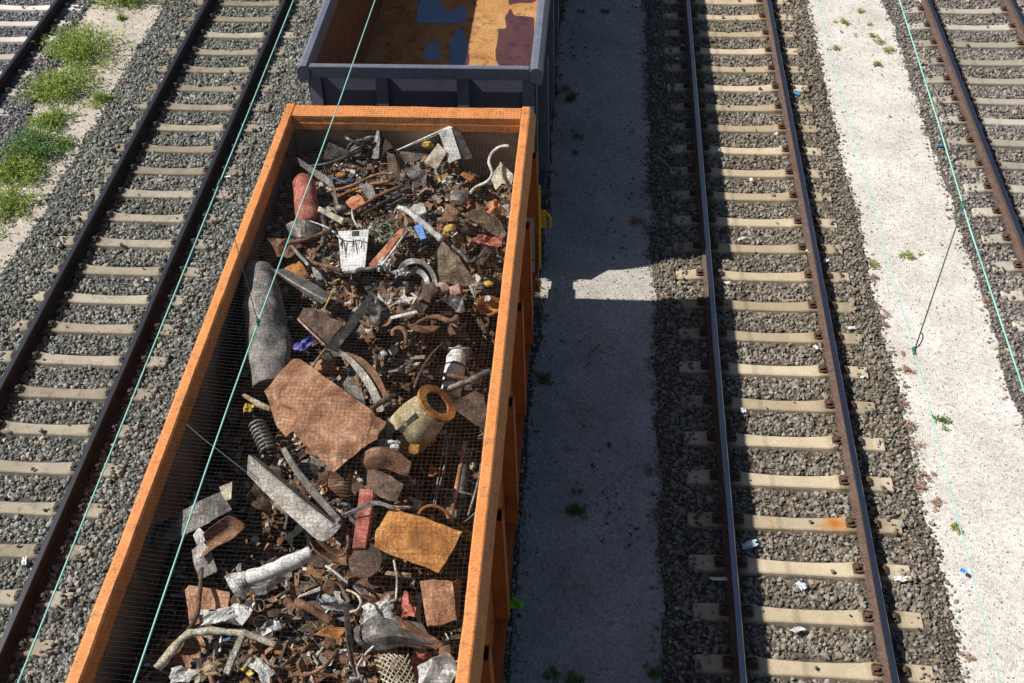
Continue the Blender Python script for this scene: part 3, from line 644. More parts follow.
TUFTS = [
 (4.86,19.17,.16,30,m_leaf_yl,"grass tuft on the sunlit path nearest the top edge"),(4.52,18.72,.18,40,m_leaf,"flat green tuft on the path, upper left of the yellow ones"),
 (4.94,18.66,.09,20,m_leaf,"little green tuft right of the flat one"),(4.42,18.40,.07,14,m_leaf,"dot of grass below the flat green tuft"),
 (4.23,17.80,.15,36,m_leaf,"dark green tuft near the ballast edge at the upper path"),(4.94,18.26,.16,30,m_leaf_yl,"yellowish tuft at the head of the yellow patch"),
 (5.04,18.02,.16,34,m_leaf_yl,"yellow tuft in the centre of the yellow patch"),(5.12,17.75,.17,38,m_leaf_yl,"widest yellow tuft of the yellow patch"),
 (4.84,17.28,.17,36,m_leaf,"green tuft at the foot of the yellow patch"),(4.67,18.29,.09,16,m_leaf_yl,"faint yellow tuft left of the yellow patch"),
 (4.90,16.96,.05,8,m_leaf_dk,"tiny dark sprig below the yellow patch"),(4.81,15.68,.06,12,m_leaf,"single green dot on the empty middle of the path"),
 (4.51,12.18,.17,42,m_leaf,"lone green tuft in the middle of the sunlit path"),(3.98,11.98,.14,34,m_leaf_yl,"olive tuft at the ballast edge left of the lone tuft"),
 (3.93,11.68,.14,30,m_leaf_rd,"reddish dry tuft under the olive one"),(3.98,10.94,.10,24,m_leaf_rd,"dry tuft beside the ballast, upper of the close pair"),
 (3.95,10.73,.11,26,m_leaf_rd,"dry tuft beside the ballast, lower of the close pair"),(5.37,11.27,.10,24,m_leaf_rd,"dry tuft at the right ballast edge"),
 (4.07,10.21,.08,18,m_leaf_rd,"dry tuft just below the dropper clamp"),(4.08,9.94,.15,34,m_leaf_rd,"dry reddish tuft crossed by the thin wire"),
 (4.01,9.62,.09,20,m_leaf_rd,"dry tuft between the thin wire and the ballast"),(3.94,9.33,.12,28,m_leaf_rd,"reddish tuft where the ballast bulges into the path"),
 (3.93,8.97,.15,34,m_leaf_rd,"reddish tuft left of the bluish green weed"),(4.34,9.04,.16,36,m_leaf_dk,"bluish green weed by the thin wire"),
 (3.98,8.66,.12,26,m_leaf_rd,"low dry tuft on the ballast edge below the bluish weed"),(3.96,8.22,.16,36,m_leaf_rd,"dry reddish mat on the lower ballast edge"),
 (3.90,8.03,.14,32,m_leaf_rd,"dry mat just under another one at the ballast edge"),(4.03,7.80,.13,28,m_leaf_rd,"dry tuft out on the path edge, right of the mats"),
 (4.19,7.46,.13,26,m_leaf,"green and pink sprig beside the thin wire low on the path"),(3.97,5.87,.12,26,m_leaf_rd,"dry tuft at the bottom of the path by the ballast"),
 (5.19,9.47,.04,8,m_leaf_rd,"tiny dry sprig near the right photo edge"),
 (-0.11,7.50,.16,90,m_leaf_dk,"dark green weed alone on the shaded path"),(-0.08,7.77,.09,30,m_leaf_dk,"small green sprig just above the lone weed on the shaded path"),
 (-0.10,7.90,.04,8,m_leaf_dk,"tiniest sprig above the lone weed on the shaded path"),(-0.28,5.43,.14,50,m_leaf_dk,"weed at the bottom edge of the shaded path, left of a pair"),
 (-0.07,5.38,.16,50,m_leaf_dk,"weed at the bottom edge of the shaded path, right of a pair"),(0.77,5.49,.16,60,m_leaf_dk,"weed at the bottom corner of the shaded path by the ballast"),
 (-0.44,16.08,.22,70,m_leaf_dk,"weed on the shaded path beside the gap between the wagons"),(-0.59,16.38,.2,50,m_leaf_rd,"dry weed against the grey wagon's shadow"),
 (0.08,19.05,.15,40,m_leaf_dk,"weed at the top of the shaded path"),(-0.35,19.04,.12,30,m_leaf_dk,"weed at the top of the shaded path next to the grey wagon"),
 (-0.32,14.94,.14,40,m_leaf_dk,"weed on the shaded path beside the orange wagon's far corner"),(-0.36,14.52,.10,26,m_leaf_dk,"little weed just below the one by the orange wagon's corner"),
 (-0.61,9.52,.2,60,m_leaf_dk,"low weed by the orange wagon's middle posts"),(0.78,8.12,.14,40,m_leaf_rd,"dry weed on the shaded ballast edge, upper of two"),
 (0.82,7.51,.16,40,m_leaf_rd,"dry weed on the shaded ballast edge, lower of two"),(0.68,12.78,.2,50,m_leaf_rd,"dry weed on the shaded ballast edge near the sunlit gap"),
 (-0.81,17.70,.14,40,m_leaf_rd,"dry weed beside the lime scrap of foil"),(-0.78,10.93,.14,40,m_leaf_rd,"dry weed at the foot of the wagon near the sunlit gap"),
 (-8.95,16.71,.08,20,m_leaf_rd,"dry sprig on the pale dirt by the left track"),
]
for i, (tx, ty, rad, n, mt, lb) in enumerate(TUFTS):
    c = (tx, ty, 0)
    clump("grass_tuft", c, rad * .62, rad * .5, rad * .32, n * 3, mt, lb, "small tufts and weeds on the gravel paths", "tuft", 300 + i, rad * .22 + .012, .2)

# ------------------------------------------------------------------ litter
def plain(name, c, rough=.6, tr_=0):
    m, nt, b = newmat(name); co = coords(nt)
    nt.links.new(ramp(nt, [(.3, tuple(x * .82 for x in c)), (.7, c)], nz(nt, co, 16, 5)), b.inputs['Base Color']); b.inputs['Roughness'].default_value = rough
    if tr_:
        t = nt.nodes.new("ShaderNodeBsdfTranslucent"); t.inputs[0].default_value = (*c, 1); mx = nt.nodes.new("ShaderNodeMixShader"); mx.inputs[0].default_value = tr_
        nt.links.new(b.outputs[0], mx.inputs[1]); nt.links.new(t.outputs[0], mx.inputs[2]); nt.links.new(mx.outputs[0], nt.nodes["Material Output"].inputs[0])
    return m
m_paper = plain("white_paper", (.78, .78, .76)); m_blue_l = plain("blue_plastic", (.05, .28, .60), .4); m_lime = plain("lime_plastic", (.42, .85, .03), .35, .35)
m_pale_b = plain("pale_blue_film", (.55, .66, .76), .4); m_tan_l = plain("orange_peel", (.45, .18, .04))
def crumple(c, sx, sy, mat, name, label, cat, group, seed, amp=.35, z=.02):
    g = random.Random(seed); bm = bmesh.new(); n = 5; a = g.uniform(0, 3.1); rows = []
    for i in range(n):
        row = []
        for j in range(n):
            u = (i / (n - 1) - .5) * sx; v = (j / (n - 1) - .5) * sy
            if i in (0, n - 1) or j in (0, n - 1): u *= g.uniform(.6, 1.1); v *= g.uniform(.6, 1.1)
            row.append(bm.verts.new((c[0] + u * math.cos(a) - v * math.sin(a), c[1] + u * math.sin(a) + v * math.cos(a), z + amp * min(sx, sy) * g.uniform(0, 1))))
        rows.append(row)
    fs = [bm.faces.new((rows[i][j], rows[i + 1][j], rows[i + 1][j + 1], rows[i][j + 1])) for i in range(n - 1) for j in range(n - 1)]
    solid(bm, fs, .003)
    o = finish(name, bm, mat); tag(o, label, cat, group)
LIT = [
 (3.37,16.22,.15,.10,m_blue_l,"blue crumpled wrapper right of the half shaded track"),(1.84,7.07,.10,.2,m_pale_b,"pale crumpled bag on the shadow edge between the rails"),
 (1.49,6.62,.05,.22,m_paper,"twisted white strip in the shade left of the blue rail"),(2.90,15.04,.07,.05,m_paper,"white scrap just inside the right rail, fifth sleeper down"),
 (2.40,13.80,.07,.06,m_paper,"white scrap centred between the rails high up the track"),(1.88,11.43,.09,.05,m_paper,"white scrap beside the shadow edge at the lit gap"),
 (3.08,12.15,.07,.06,m_paper,"white scrap hugging the right rail"),(3.31,11.95,.08,.07,m_pale_b,"pale scrap outside the right rail"),
 (1.93,9.07,.09,.07,m_pale_b,"pale blue film at the shadow edge halfway down"),(2.96,10.21,.08,.05,m_paper,"white scrap near the right rail at mid height"),
 (2.36,6.58,.12,.09,m_pale_b,"silvery film between the rails near the bottom"),(2.26,6.04,.16,.06,m_paper,"white streak of paper between the two lowest sleepers"),
 (3.44,6.72,.14,.06,m_paper,"white paper strip outside the right rail low down"),(3.46,10.60,.14,.05,m_paper,"long white paper outside the right rail"),
 (3.48,9.71,.07,.05,m_paper,"small white scrap outside the right rail at mid height"),(2.15,12.39,.13,.04,m_paper,"thin white twig of paper crossing the stones"),
 (1.50,17.73,.07,.05,m_pale_b,"pale scrap in the shade left of the track, upper of two"),(1.38,17.29,.08,.05,m_pale_b,"pale scrap in the shade left of the track, lower of two"),
 (5.44,14.81,.09,.05,m_blue_l,"blue scrap by the far right track"),(6.00,19.43,.16,.10,m_pale_b,"pale film by the far right track at the top edge"),
 (6.04,17.96,.07,.05,m_paper,"white scrap by the far right track near the top"),(-5.83,13.62,.10,.06,m_paper,"white scrap on the ballast left of the orange rim"),
 (-6.34,6.44,.06,.13,m_paper,"white card between the left track's sleepers near the bottom"),(-6.39,11.17,.07,.05,m_paper,"white stone-like scrap on the left track"),
 (1.82,10.86,.12,.05,m_tan_l,"orange peel curl on the shaded ballast"),(4.14,6.86,.07,.05,m_blue_l,"tiny blue bit on the sunlit path"),
]
for i, (tx, ty, sx, sy, mt, lb) in enumerate(LIT):
    crumple((tx, ty, 0), sx, sy, mt, "litter", lb, "litter", "litter along the tracks", 500 + i)
crumple((-0.718,6.173,0.030), .17, .13, m_lime, "plastic_bag", "lime green plastic scrap on the shaded path beside the orange wagon", "plastic bag", "lime green plastic scraps", 600, .5)
crumple((-0.797,17.874,0.030), .13, .16, m_lime, "plastic_bag", "lime green plastic scrap beside the grey wagon", "plastic bag", "lime green plastic scraps", 601, .5)

# ------------------------------------------------------------------ the scrap load
def rusty(name, a, b_, c, at=(.54, .68), scale=5, rough=.8, bmp=.35, dirt=None, metal=0., flake=None, fat=.60):
    a = tuple(x * .5 for x in a); b_ = tuple(x * .88 for x in b_); c = tuple(min(.8, x * 1.15) for x in c)
    return worn(name, [(.33, a), (.5, b_), (.66, c)], dirt=dirt or (.045, .03, .022), dirt_at=at, scale=scale, rough=rough, bmp=bmp * 1.7, metal=metal, fine=60, flake=flake or tuple(min(.75, x * 1.25 + .09) for x in (c[2] * .5 + c[0] * .5, c[1] * .7 + c[2] * .4, c[2] * 1.1)), flake_at=fat)
M = {
 'rust_or': rusty("orange_rust", (.24, .085, .028), (.40, .165, .045), (.50, .255, .075), (.62, .8)),
 'rust_br': rusty("brown_rust", (.12, .06, .035), (.205, .105, .06), (.28, .155, .095), (.6, .8)),
 'rust_pk': rusty("pinkish_rust", (.26, .115, .06), (.37, .185, .10), (.45, .27, .17), (.66, .84), 5),
 'rust_dk': rusty("dark_rust", (.06, .04, .03), (.12, .075, .055), (.18, .12, .085)),
 'soil': rusty("dry_soil", (.12, .085, .055), (.19, .14, .095), (.26, .20, .145), (.62, .8), 12, .95, .6),
 'grey': rusty("grey_weathered_steel", (.14, .13, .12), (.22, .205, .185), (.29, .27, .245), (.62, .8), 6, .55, .25, (.12, .07, .045), .45),
 'grey_dk': rusty("dark_grey_steel", (.055, .052, .05), (.10, .094, .09), (.15, .14, .13), (.62, .8), 6, .5, .25, (.09, .05, .03), .45),
 'grey_mid': rusty("mottled_grey_steel", (.15, .14, .13), (.22, .205, .19), (.29, .27, .245), (.62, .8), 6, .65, .3, (.12, .075, .05)),
 'black': rusty("black_rubber", (.012, .012, .012), (.022, .022, .02), (.04, .038, .034), (.7, .9), 8, .6, .1),
 'silver': rusty("bare_aluminium", (.32, .32, .32), (.48, .48, .47), (.60, .60, .59), (.60, .76), 8, .5, .3, (.16, .12, .09), .3),
 'white': rusty("dirty_white_enamel", (.56, .54, .51), (.72, .71, .68), (.78, .77, .75), (.66, .8), 6, .5, .08, (.25, .18, .13)),
 'cream': rusty("yellowed_cream", (.42, .37, .26), (.52, .47, .35), (.58, .54, .43), (.62, .8), 7, .65, .15, (.20, .14, .08)),
 'olive': rusty("dirty_yellow_green_paint", (.34, .27, .13), (.44, .37, .21), (.50, .45, .34), (.60, .78), 5, .6, .15, (.24, .11, .035)),
 'red': rusty("faded_red_plastic", (.36, .10, .07), (.46, .14, .10), (.50, .21, .16), (.64, .82), 7, .6, .12, (.16, .06, .05)),
 'redor': rusty("orange_red_plastic", (.40, .12, .05), (.50, .17, .08), (.55, .26, .15), (.64, .82), 7, .65, .2),
 'pink': rusty("pink_brick", (.36, .20, .17), (.46, .27, .23), (.52, .36, .32), (.64, .82), 9, .85, .3),
 'blue': rusty("blue_plastic_scrap", (.02, .09, .30), (.03, .15, .45), (.08, .26, .55), (.66, .85), 6, .45, .1),
 'violet': rusty("violet_blue_rag", (.05, .06, .30), (.10, .12, .45), (.22, .22, .5), (.66, .85), 14, .8, .3),
 'yellow': rusty("yellow_plastic", (.48, .30, .03), (.60, .42, .06), (.64, .50, .16), (.66, .85), 8, .5, .1),
 'wood': rusty("weathered_wood", (.26, .175, .10), (.36, .255, .155), (.42, .33, .22), (.64, .82), 8, .85, .3),
 'green': rusty("greenish_wire", (.10, .14, .09), (.17, .21, .14), (.25, .28, .20), (.66, .85), 8, .6, .1),
 'rag': rusty("pale_grey_rag", (.42, .42, .42), (.55, .55, .53), (.64, .62, .58), (.64, .8), 9, .9, .3, (.30, .24, .18)),
}
# height of the packed rubble under the big pieces: (point on the load)
HC = [(-3.558,5.116,2.300),(-3.344,5.499,2.300),(-3.283,4.062,2.500),(-3.795,4.312,2.150),(-3.959,4.238,2.100),(-3.304,6.704,2.350),(-3.449,6.402,2.250),(-3.881,6.758,2.100),(-3.349,7.849,2.450),(-3.851,8.444,2.300),(-3.388,9.737,2.680),(-3.539,9.557,2.600),(-3.949,10.596,2.300),
 (-2.976,10.074,2.720),(-3.218,10.621,2.600),(-2.363,10.647,2.600),(-2.271,10.097,2.720),(-1.713,10.272,2.600),(-1.319,10.980,2.150),(-1.200,10.355,2.250),(-1.494,11.504,2.150),(-2.135,9.171,2.740),(-1.711,9.321,2.700),(-1.394,9.426,2.550),(-1.081,9.587,2.200),(-1.250,8.952,2.300),(-1.771,8.083,2.720),(-1.982,7.759,2.740),
 (-1.509,7.995,2.600),(-1.117,8.659,2.200),(-1.241,8.527,1.700),(-1.150,8.117,1.650),(-1.493,7.896,1.950),(-1.532,7.352,2.000),(-1.920,7.478,2.450),(-2.412,7.273,2.350),(-2.468,6.615,2.500),(-1.667,6.861,2.100),(-1.225,7.162,1.600),(-1.061,6.524,1.600),(-1.487,6.392,1.750),
 (-1.898,6.002,2.400),(-2.334,5.791,2.350),(-2.703,5.772,2.350),(-3.168,5.633,2.200),(-2.597,5.511,2.100),(-2.111,5.127,2.400),(-1.578,5.530,2.150),(-1.120,5.689,1.700),(-1.021,5.160,1.700),(-1.335,4.984,2.050),(-1.684,4.706,2.480),(-2.141,4.529,2.580),(-2.784,4.792,2.400),
 (-2.778,4.112,2.620),(-2.275,4.043,2.640),(-1.820,4.057,2.500),(-1.381,4.622,2.000),(-1.090,4.398,2.100),(-2.700,7.826,2.500),(-3.168,8.628,2.600),(-2.646,8.862,2.700)]
HC += [(-3.3, 2.2, 2.4), (-2.2, 2.2, 2.6), (-1.2, 2.2, 2.1), (-2.2, 0, 2.6), (-3.3, 0, 2.3), (-1.2, 0, 2.3), (-2.2, -2, 2.4)]
HA = np.array(HC)
def H(x, y):
    d = (HA[:, 0] - x) ** 2 + (HA[:, 1] - y) ** 2 + .006
    w_ = d ** -2.; return float((w_ * HA[:, 2]).sum() / w_.sum())
ix0, ix1, iy0, iy1 = XL + .13, XR - .13, OY0 + .15, OY1 - .15
nx, ny = 60, 250
xs = np.linspace(ix0, ix1, nx + 1); ys = np.linspace(iy0, iy1, ny + 1)
HZ = np.array([[H(x, y) for x in xs] for y in ys])
def Hq(x, y):
    i = min(max(int((y - iy0) / (iy1 - iy0) * ny + .5), 0), ny); j = min(max(int((x - ix0) / (ix1 - ix0) * nx + .5), 0), nx); return HZ[i, j]
Z = np.array([[HZ[i, j] - .05 + .07 * fnoise(x, y, 5, 2) + .05 * fnoise(x, y, 13, 6) for j, x in enumerate(xs)] for i, y in enumerate(ys)])
X, Y = np.meshgrid(xs, ys)
i = (np.arange(ny)[:, None] * (nx + 1) + np.arange(nx)[None, :]).ravel()
m_pile = worn("packed_scrap_dirt", [(.3, (.06, .045, .033)), (.55, (.14, .10, .068)), (.75, (.22, .165, .115))], dirt=(.03, .022, .018), scale=16, rand=False, rough=.95, bmp=.9)
o = from_np("scrap_heap", np.stack([X, Y, Z], -1).reshape(-1, 3), np.stack([i, i + 1, i + nx + 2, i + nx + 1], -1), m_pile, False)
tag(o, "packed brown dirt and crushed scrap filling the orange wagon", "scrap heap", kind='stuff')

LAND = []       # (short phrase, centre, radius) of the pieces one can name
def done(bm, name, mats, label, cat, short=None, smooth=False, group=None):
    o = finish(name, bm, mats, None, smooth); tag(o, label, cat, group or "scrap pieces in the orange wagon")
    if short: 
        vs = [o.matrix_basis @ v.co for v in o.data.vertices]; c = sum(vs, Vector()) / len(vs)
        LAND.append((short, c, max((v - c).xy.length for v in vs)))
    return o
def jit(bm, amp, freq, vs=None):
    for v in (vs or bm.verts): v.co += noise.noise_vector(v.co * freq) * amp
def plate_bm(bm, pts, t=.008, amp=.012, freq=5., cuts=3, mi=0):
    tmp = bmesh.new(); vs = [tmp.verts.new(p) for p in pts]; f = tmp.faces.new(vs)
    bmesh.ops.triangulate(tmp, faces=[f])
    bmesh.ops.subdivide_edges(tmp, edges=tmp.edges[:], cuts=cuts, use_grid_fill=True)
    tmp.verts.ensure_lookup_table(); tmp.verts.index_update()
    vv = [bm.verts.new(v.co) for v in tmp.verts]
    fs = [bm.faces.new([vv[v.index] for v in g.verts]) for g in tmp.faces]; tmp.free()
    n = (Vector(pts[1]) - Vector(pts[0])).cross(Vector(pts[2]) - Vector(pts[1])).normalized()
    for v in vv: v.co += n * amp * noise.noise(v.co * freq) * 1.5 + noise.noise_vector(v.co * 14) * amp * .75
    bmesh.ops.recalc_face_normals(bm, faces=fs)
    for f in fs: f.material_index = mi
    solid(bm, fs, t)
def plate(name, pts, mat, label, cat, short=None, t=.008, amp=.016, freq=5., cuts=3):
    bm = bmesh.new(); plate_bm(bm, pts, t, amp, freq, cuts); return done(bm, name, M[mat], label, cat, short)
def sheet_bm(bm, rows, t=.006, amp=.008, freq=6., sm=4):
    """rows of points, each smoothed along its length, then skinned across"""
    g = [smooth_path(r_, sm) if len(r_) > 2 else [Vector(r_[0]).lerp(Vector(r_[1]), k / 8) for k in range(9)] for r_ in rows]
    if len(g) > 2: g = [list(c) for c in zip(*[smooth_path(c, 4) for c in zip(*g)])]
    else: g = [[a.lerp(b, k / 3) for a, b in zip(g[0], g[1])] for k in range(4)]
    V = [[bm.verts.new(p + noise.noise_vector(p * freq) * amp) for p in r_] for r_ in g]
    fs = [bm.faces.new((V[i][j], V[i][j + 1], V[i + 1][j + 1], V[i + 1][j])) for i in range(len(V) - 1) for j in range(len(V[0]) - 1)]
    bmesh.ops.recalc_face_normals(bm, faces=fs)
    solid(bm, fs, t)
def sheet(name, rows, mat, label, cat, short=None, t=.006, amp=.008, freq=6., smooth=False):
    bm = bmesh.new(); sheet_bm(bm, rows, t, amp, freq); return done(bm, name, M[mat], label, cat, short, smooth)
def pipe(name, pts, r_, mat, label, cat, short=None, dent=0., freq=6., sides=12, sm=6, hollow=0.):
    r_ = [q * .9 for q in r_] if isinstance(r_, (list, tuple)) else r_ * .88
    dent = max(dent * 1.5, (r_[0] if isinstance(r_, list) else r_) * .16); freq = 16
    bm = bmesh.new(); tube_bm(bm, pts, r_, sides, sm, True, dent, freq, hollow); return done(bm, name, M[mat], label, cat, short)
def prism_bm(bm, pts, h, bev=.006, amp=.006, freq=8., mi=0):
    n = Vector((0, 0, 0))
    for i in range(len(pts)): n += Vector(pts[i]).cross(Vector(pts[(i + 1) % len(pts)]))
    n.normalize(); n = n if n.z > 0 else -n
    A = [bm.verts.new(Vector(p)) for p in pts]; B = [bm.verts.new(Vector(p) - n * h) for p in pts]; k = len(pts)
    fs = [bm.faces.new(A), bm.faces.new(B[::-1])] + [bm.faces.new((A[i], B[i], B[(i + 1) % k], A[(i + 1) % k])) for i in range(k)]
    for f in fs: f.material_index = mi
    bmesh.ops.recalc_face_normals(bm, faces=fs)
    es = list(dict.fromkeys(e for f in fs for e in f.edges))
    if bev: bmesh.ops.bevel(bm, geom=es, offset=bev, segments=1, affect='EDGES', profile=.5)
    jit(bm, amp, freq)
def prism(name, pts, h, mat, label, cat, short=None, bev=.006, amp=.006):
    bm = bmesh.new(); prism_bm(bm, pts, h, bev, amp); return done(bm, name, M[mat], label, cat, short)
def lump(name, c, sx, sy, sz, mat, label, cat, short=None, amp=.35, freq=9., rot=0., sub=2, smooth=False):
    bm = bmesh.new(); k = Vector((rnd.uniform(0, 50),) * 3)
    if name not in ('brown_bag', 'foam_lump', 'reddish_stone', 'yellow_bottle', 'black_motor', 'bottle_top'):      # a crumpled sheet
        n_ = 9; ca, sa = math.cos(rot), math.sin(rot); V = []
        for i in range(n_):
            row = []
            for j in range(n_):
                u, v = i / (n_ - 1) * 2 - 1, j / (n_ - 1) * 2 - 1; q = noise.noise_vector(Vector((u, v, 0)) * 1.1 + k) * .45 + noise.noise_vector(Vector((u, v, 0)) * 3.1 + k) * .22
                x_, y_ = (u + q.x) * sx * .9, (v + q.y) * sy * .9; z_ = (q.z * 2.6 - .35 * (u * u + v * v)) * max(sz, .04) + sz * .5
                row.append(bm.verts.new(Vector(c) + Vector((x_ * ca - y_ * sa, x_ * sa + y_ * ca, z_))))
            V.append(row)
        fs = [bm.faces.new((V[i][j], V[i + 1][j], V[i + 1][j + 1], V[i][j + 1])) for i in range(n_ - 1) for j in range(n_ - 1)]
        solid(bm, fs, .005)
        return done(bm, name, M[mat], label, cat, short, smooth)
    bmesh.ops.create_icosphere(bm, subdivisions=sub, radius=1)
    for v in bm.verts:
        d = v.co.copy(); amp_ = amp * .75; q = 1 + amp_ * noise.noise(d * freq * .25 + k) + amp_ * .5 * noise.noise(d * freq * .7 + k)
        v.co = Vector((d.x * sx * q, d.y * sy * q, d.z * sz * q))
    bmesh.ops.rotate(bm, cent=(0, 0, 0), matrix=Matrix.Rotation(rot, 3, 'Z'), verts=bm.verts[:])
    for v in bm.verts: v.co += Vector(c)
    return done(bm, name, M[mat], label, cat, short, smooth)

# far end
sheet("belt_strip", [[(-3.704,10.334,2.900),(-3.447,10.156,2.850),(-3.136,9.892,2.840),(-3.015,9.780,2.800),(-2.937,9.577,2.760)],[(-3.638,10.334,2.930),(-3.409,10.186,2.900),(-3.091,9.935,2.880),(-2.979,9.804,2.840),(-2.902,9.579,2.760)]], 'grey_dk', "long dark grey rubber strip bent over beside the faded red cylinder", "rubber strip", "the long rubber strip", .012)
bm = bmesh.new(); tube_bm(bm, [(-3.409,10.178,2.820),(-3.108,10.238,2.840),(-2.766,10.477,2.860)], .02, 8, 4)
for k in range(11):
    a = Vector((-3.394,10.205,2.800)).lerp(Vector((-3.116,10.265,2.820)), k / 10); tube_bm(bm, [a, a + Vector((.03, -.12, -.09))], [.012, .008], 6)
done(bm, "toothed_rack", M['grey_dk'], "dark rack with a row of teeth below the grey corner plate", "toothed rack", "the toothed rack")
plate("corner_plate", [(-3.257,10.476,2.720),(-3.178,10.542,2.920),(-2.898,10.426,2.880),(-3.020,10.409,2.760)], 'grey_dk', "dark grey torn plate standing near the far left end wall", "steel plate", "the torn corner plate")
bm = bmesh.new()
for k in range(5):
    c = Vector((-2.810,10.643,2.740)) + Vector((rnd.uniform(-.05, .05), rnd.uniform(-.05, .05), .03 * k)); rr = rnd.uniform(.10, .15)
    tube_bm(bm, [c + Vector((rr * math.cos(t) * 1.1, rr * math.sin(t) * .8, .09 * math.sin(t * 1 + k))) for t in [i * .55 for i in range(11)]], .022, 8, 2)
done(bm, "hose_bundle", M['grey_dk'], "tangled bundle of dark hoses near the far end wall", "hose bundle", "the hose bundle")
plate("pointed_plate", [(-2.639,10.475,2.720),(-2.616,10.789,2.930),(-2.425,10.632,2.800),(-2.460,10.548,2.700)], 'rust_dk', "dark pointed steel shard leaning up against the far end wall", "steel shard", "the pointed shard", .02)
plate("shard_edge", [(-2.675,10.486,2.740),(-2.621,10.760,2.950),(-2.578,10.720,2.950),(-2.579,10.489,2.740)], 'grey', "narrow grey upright shard in front of the pointed dark one", "steel shard", None, .015)
bm = bmesh.new(); tube_bm(bm, [(-3.357,9.938,2.900),(-3.350,9.889,2.880),(-3.325,9.793,2.840),(-3.225,9.449,2.740),(-3.202,9.346,2.680)], [.04, .09, .125, .145, .15, .13], 20, 4, True, .02, 5); jit(bm, .006, 9)
done(bm, "gas_cylinder", M['red'], "faded red dented cylinder lying near the wagon's far left corner", "gas cylinder", "the faded red cylinder")
plate("red_sheet", [(-2.829,9.585,2.800),(-2.666,9.633,2.880),(-2.559,9.507,2.840),(-2.695,9.442,2.760)], 'redor', "small bent orange red sheet left of the dark grey block", "plastic sheet", "the orange red sheet", .01, .03, 7)
prism("grey_block", [(-2.670,9.758,2.840),(-2.609,9.838,2.880),(-2.516,9.767,2.880),(-2.469,9.655,2.840),(-2.558,9.612,2.800)], .12, 'grey_dk', "dark grey six sided block in the middle of the far heap", "steel block", "the dark grey block")
for k, (a, b_, mt, lb) in enumerate([
  (((-3.054,9.742,2.800),(-2.779,9.836,2.820),(-2.572,10.004,2.840),(-2.319,10.043,2.860)), .02, 'rust_pk', "long thin pinkish rod arching over the far heap"),
  (((-2.911,9.655,2.800),(-2.653,9.796,2.840),(-2.349,9.917,2.840)), .022, 'rust_or', "orange rusty rod just below the pinkish arching one"),
  (((-2.703,9.392,2.800),(-2.443,9.637,2.840),(-2.194,9.816,2.850)), .025, 'rust_br', "brown rusty bar right of the orange red sheet"),
  (((-2.590,9.326,2.800),(-2.307,9.631,2.820),(-2.080,9.814,2.840)), .018, 'grey_dk', "thin dark bar parallel to the brown rusty bar"),
  (((-3.077,10.042,2.800),(-2.873,9.908,2.820),(-2.798,9.959,2.840)), .012, 'blue', "short blue cable near the toothed rack")]):
    pipe("metal_rod", a, b_, mt, lb, "metal rod", None, .006)
prism("white_bar", [(-3.085,9.347,2.840),(-3.072,9.411,2.860),(-2.760,9.236,2.840),(-2.778,9.180,2.800)], .05, 'cream', "short cream white bar below the faded red cylinder", "bar", "the cream bar")
pipe("tin_can", [(-2.893,9.482,2.780),(-2.769,9.443,2.800)], .055, 'grey', "small dull tin can beside the cream bar", "tin can", None, .006, 20, 14, 0)
sheet("crushed_sheet", [[(-3.450,9.135,2.760),(-3.276,9.141,2.860),(-3.103,9.154,2.840),(-2.981,9.152,2.760)],[(-3.442,9.117,2.660),(-3.234,8.982,2.780),(-3.065,9.012,2.760),(-2.968,9.155,2.700)],[(-3.386,9.121,2.600),(-3.237,9.005,2.660),(-3.107,9.027,2.660),(-3.016,9.122,2.640)]], 'grey', "crushed grey sheet under the foot of the faded red cylinder", "steel sheet", "the crushed grey sheet", .01, .03, 7)
# white panel with its slot and scribbles
bm = bmesh.new(); prism_bm(bm, [(-2.785,9.011,2.840),(-2.431,8.986,2.900),(-2.400,8.466,2.800),(-2.538,8.426,2.760),(-2.661,8.453,2.760)], .012, .003, .003)
wp = done(bm, "plastic_sign", M['white'], "white plastic panel with a dark slot and black smudges", "panel", "the white panel")
def on_panel(u, v, lift=.008):      # a point on the panel's face, u across, v down
    a, b_, c, d = [Vector(q) for q in ((-2.785,9.011,2.840),(-2.431,8.986,2.900),(-2.388,8.446,2.790),(-2.661,8.453,2.760))]
    n = (b_ - a).cross(d - a).normalized(); n = n if n.z > 0 else -n
    return a.lerp(b_, u).lerp(d.lerp(c, u), v) + n * lift
def childof(bm, name, mat, par):
    bmesh.ops.recalc_face_normals(bm, faces=bm.faces[:])
    for v in bm.verts: v.co -= par.location
    return from_bm(name, bm, mat, par)
bm = bmesh.new(); prism_bm(bm, [on_panel(.46, .04), on_panel(.68, .04), on_panel(.68, .16), on_panel(.46, .16)], .006, 0, 0); childof(bm, "slot", M['black'], wp)
bm = bmesh.new()
for k in range(17):
    u, v = rnd.uniform(.08, .9), rnd.uniform(.2, .36); L = rnd.uniform(.1, .38); du = rnd.uniform(-.1, .1)
    tube_bm(bm, [on_panel(u, v, .006), on_panel(u + du * .6, v + L * .5, .006), on_panel(u + du, v + L, .006)], rnd.uniform(.0018, .004), 5, 2)
tube_bm(bm, [on_panel(.05, .22, .006), on_panel(.4, .30, .006), on_panel(.7, .28, .006), on_panel(1, .36, .006)], .005, 5, 3)
childof(bm, "smudge", M['black'], wp)
bm = bmesh.new(); prism_bm(bm, [(-2.368,8.530,2.800),(-2.101,9.038,2.880),(-2.033,9.024,2.880),(-2.287,8.476,2.780)], .02, .003, .004)
rw = done(bm, "striped_board", M['redor'], "narrow orange red board with a white edge beside the white panel", "board", "the orange red board")
bm = bmesh.new(); tube_bm(bm, [(-2.260,8.450,2.790),(-2.132,8.703,2.840),(-2.015,8.979,2.890)], .014, 6); childof(bm, "edge_trim", M['white'], rw)
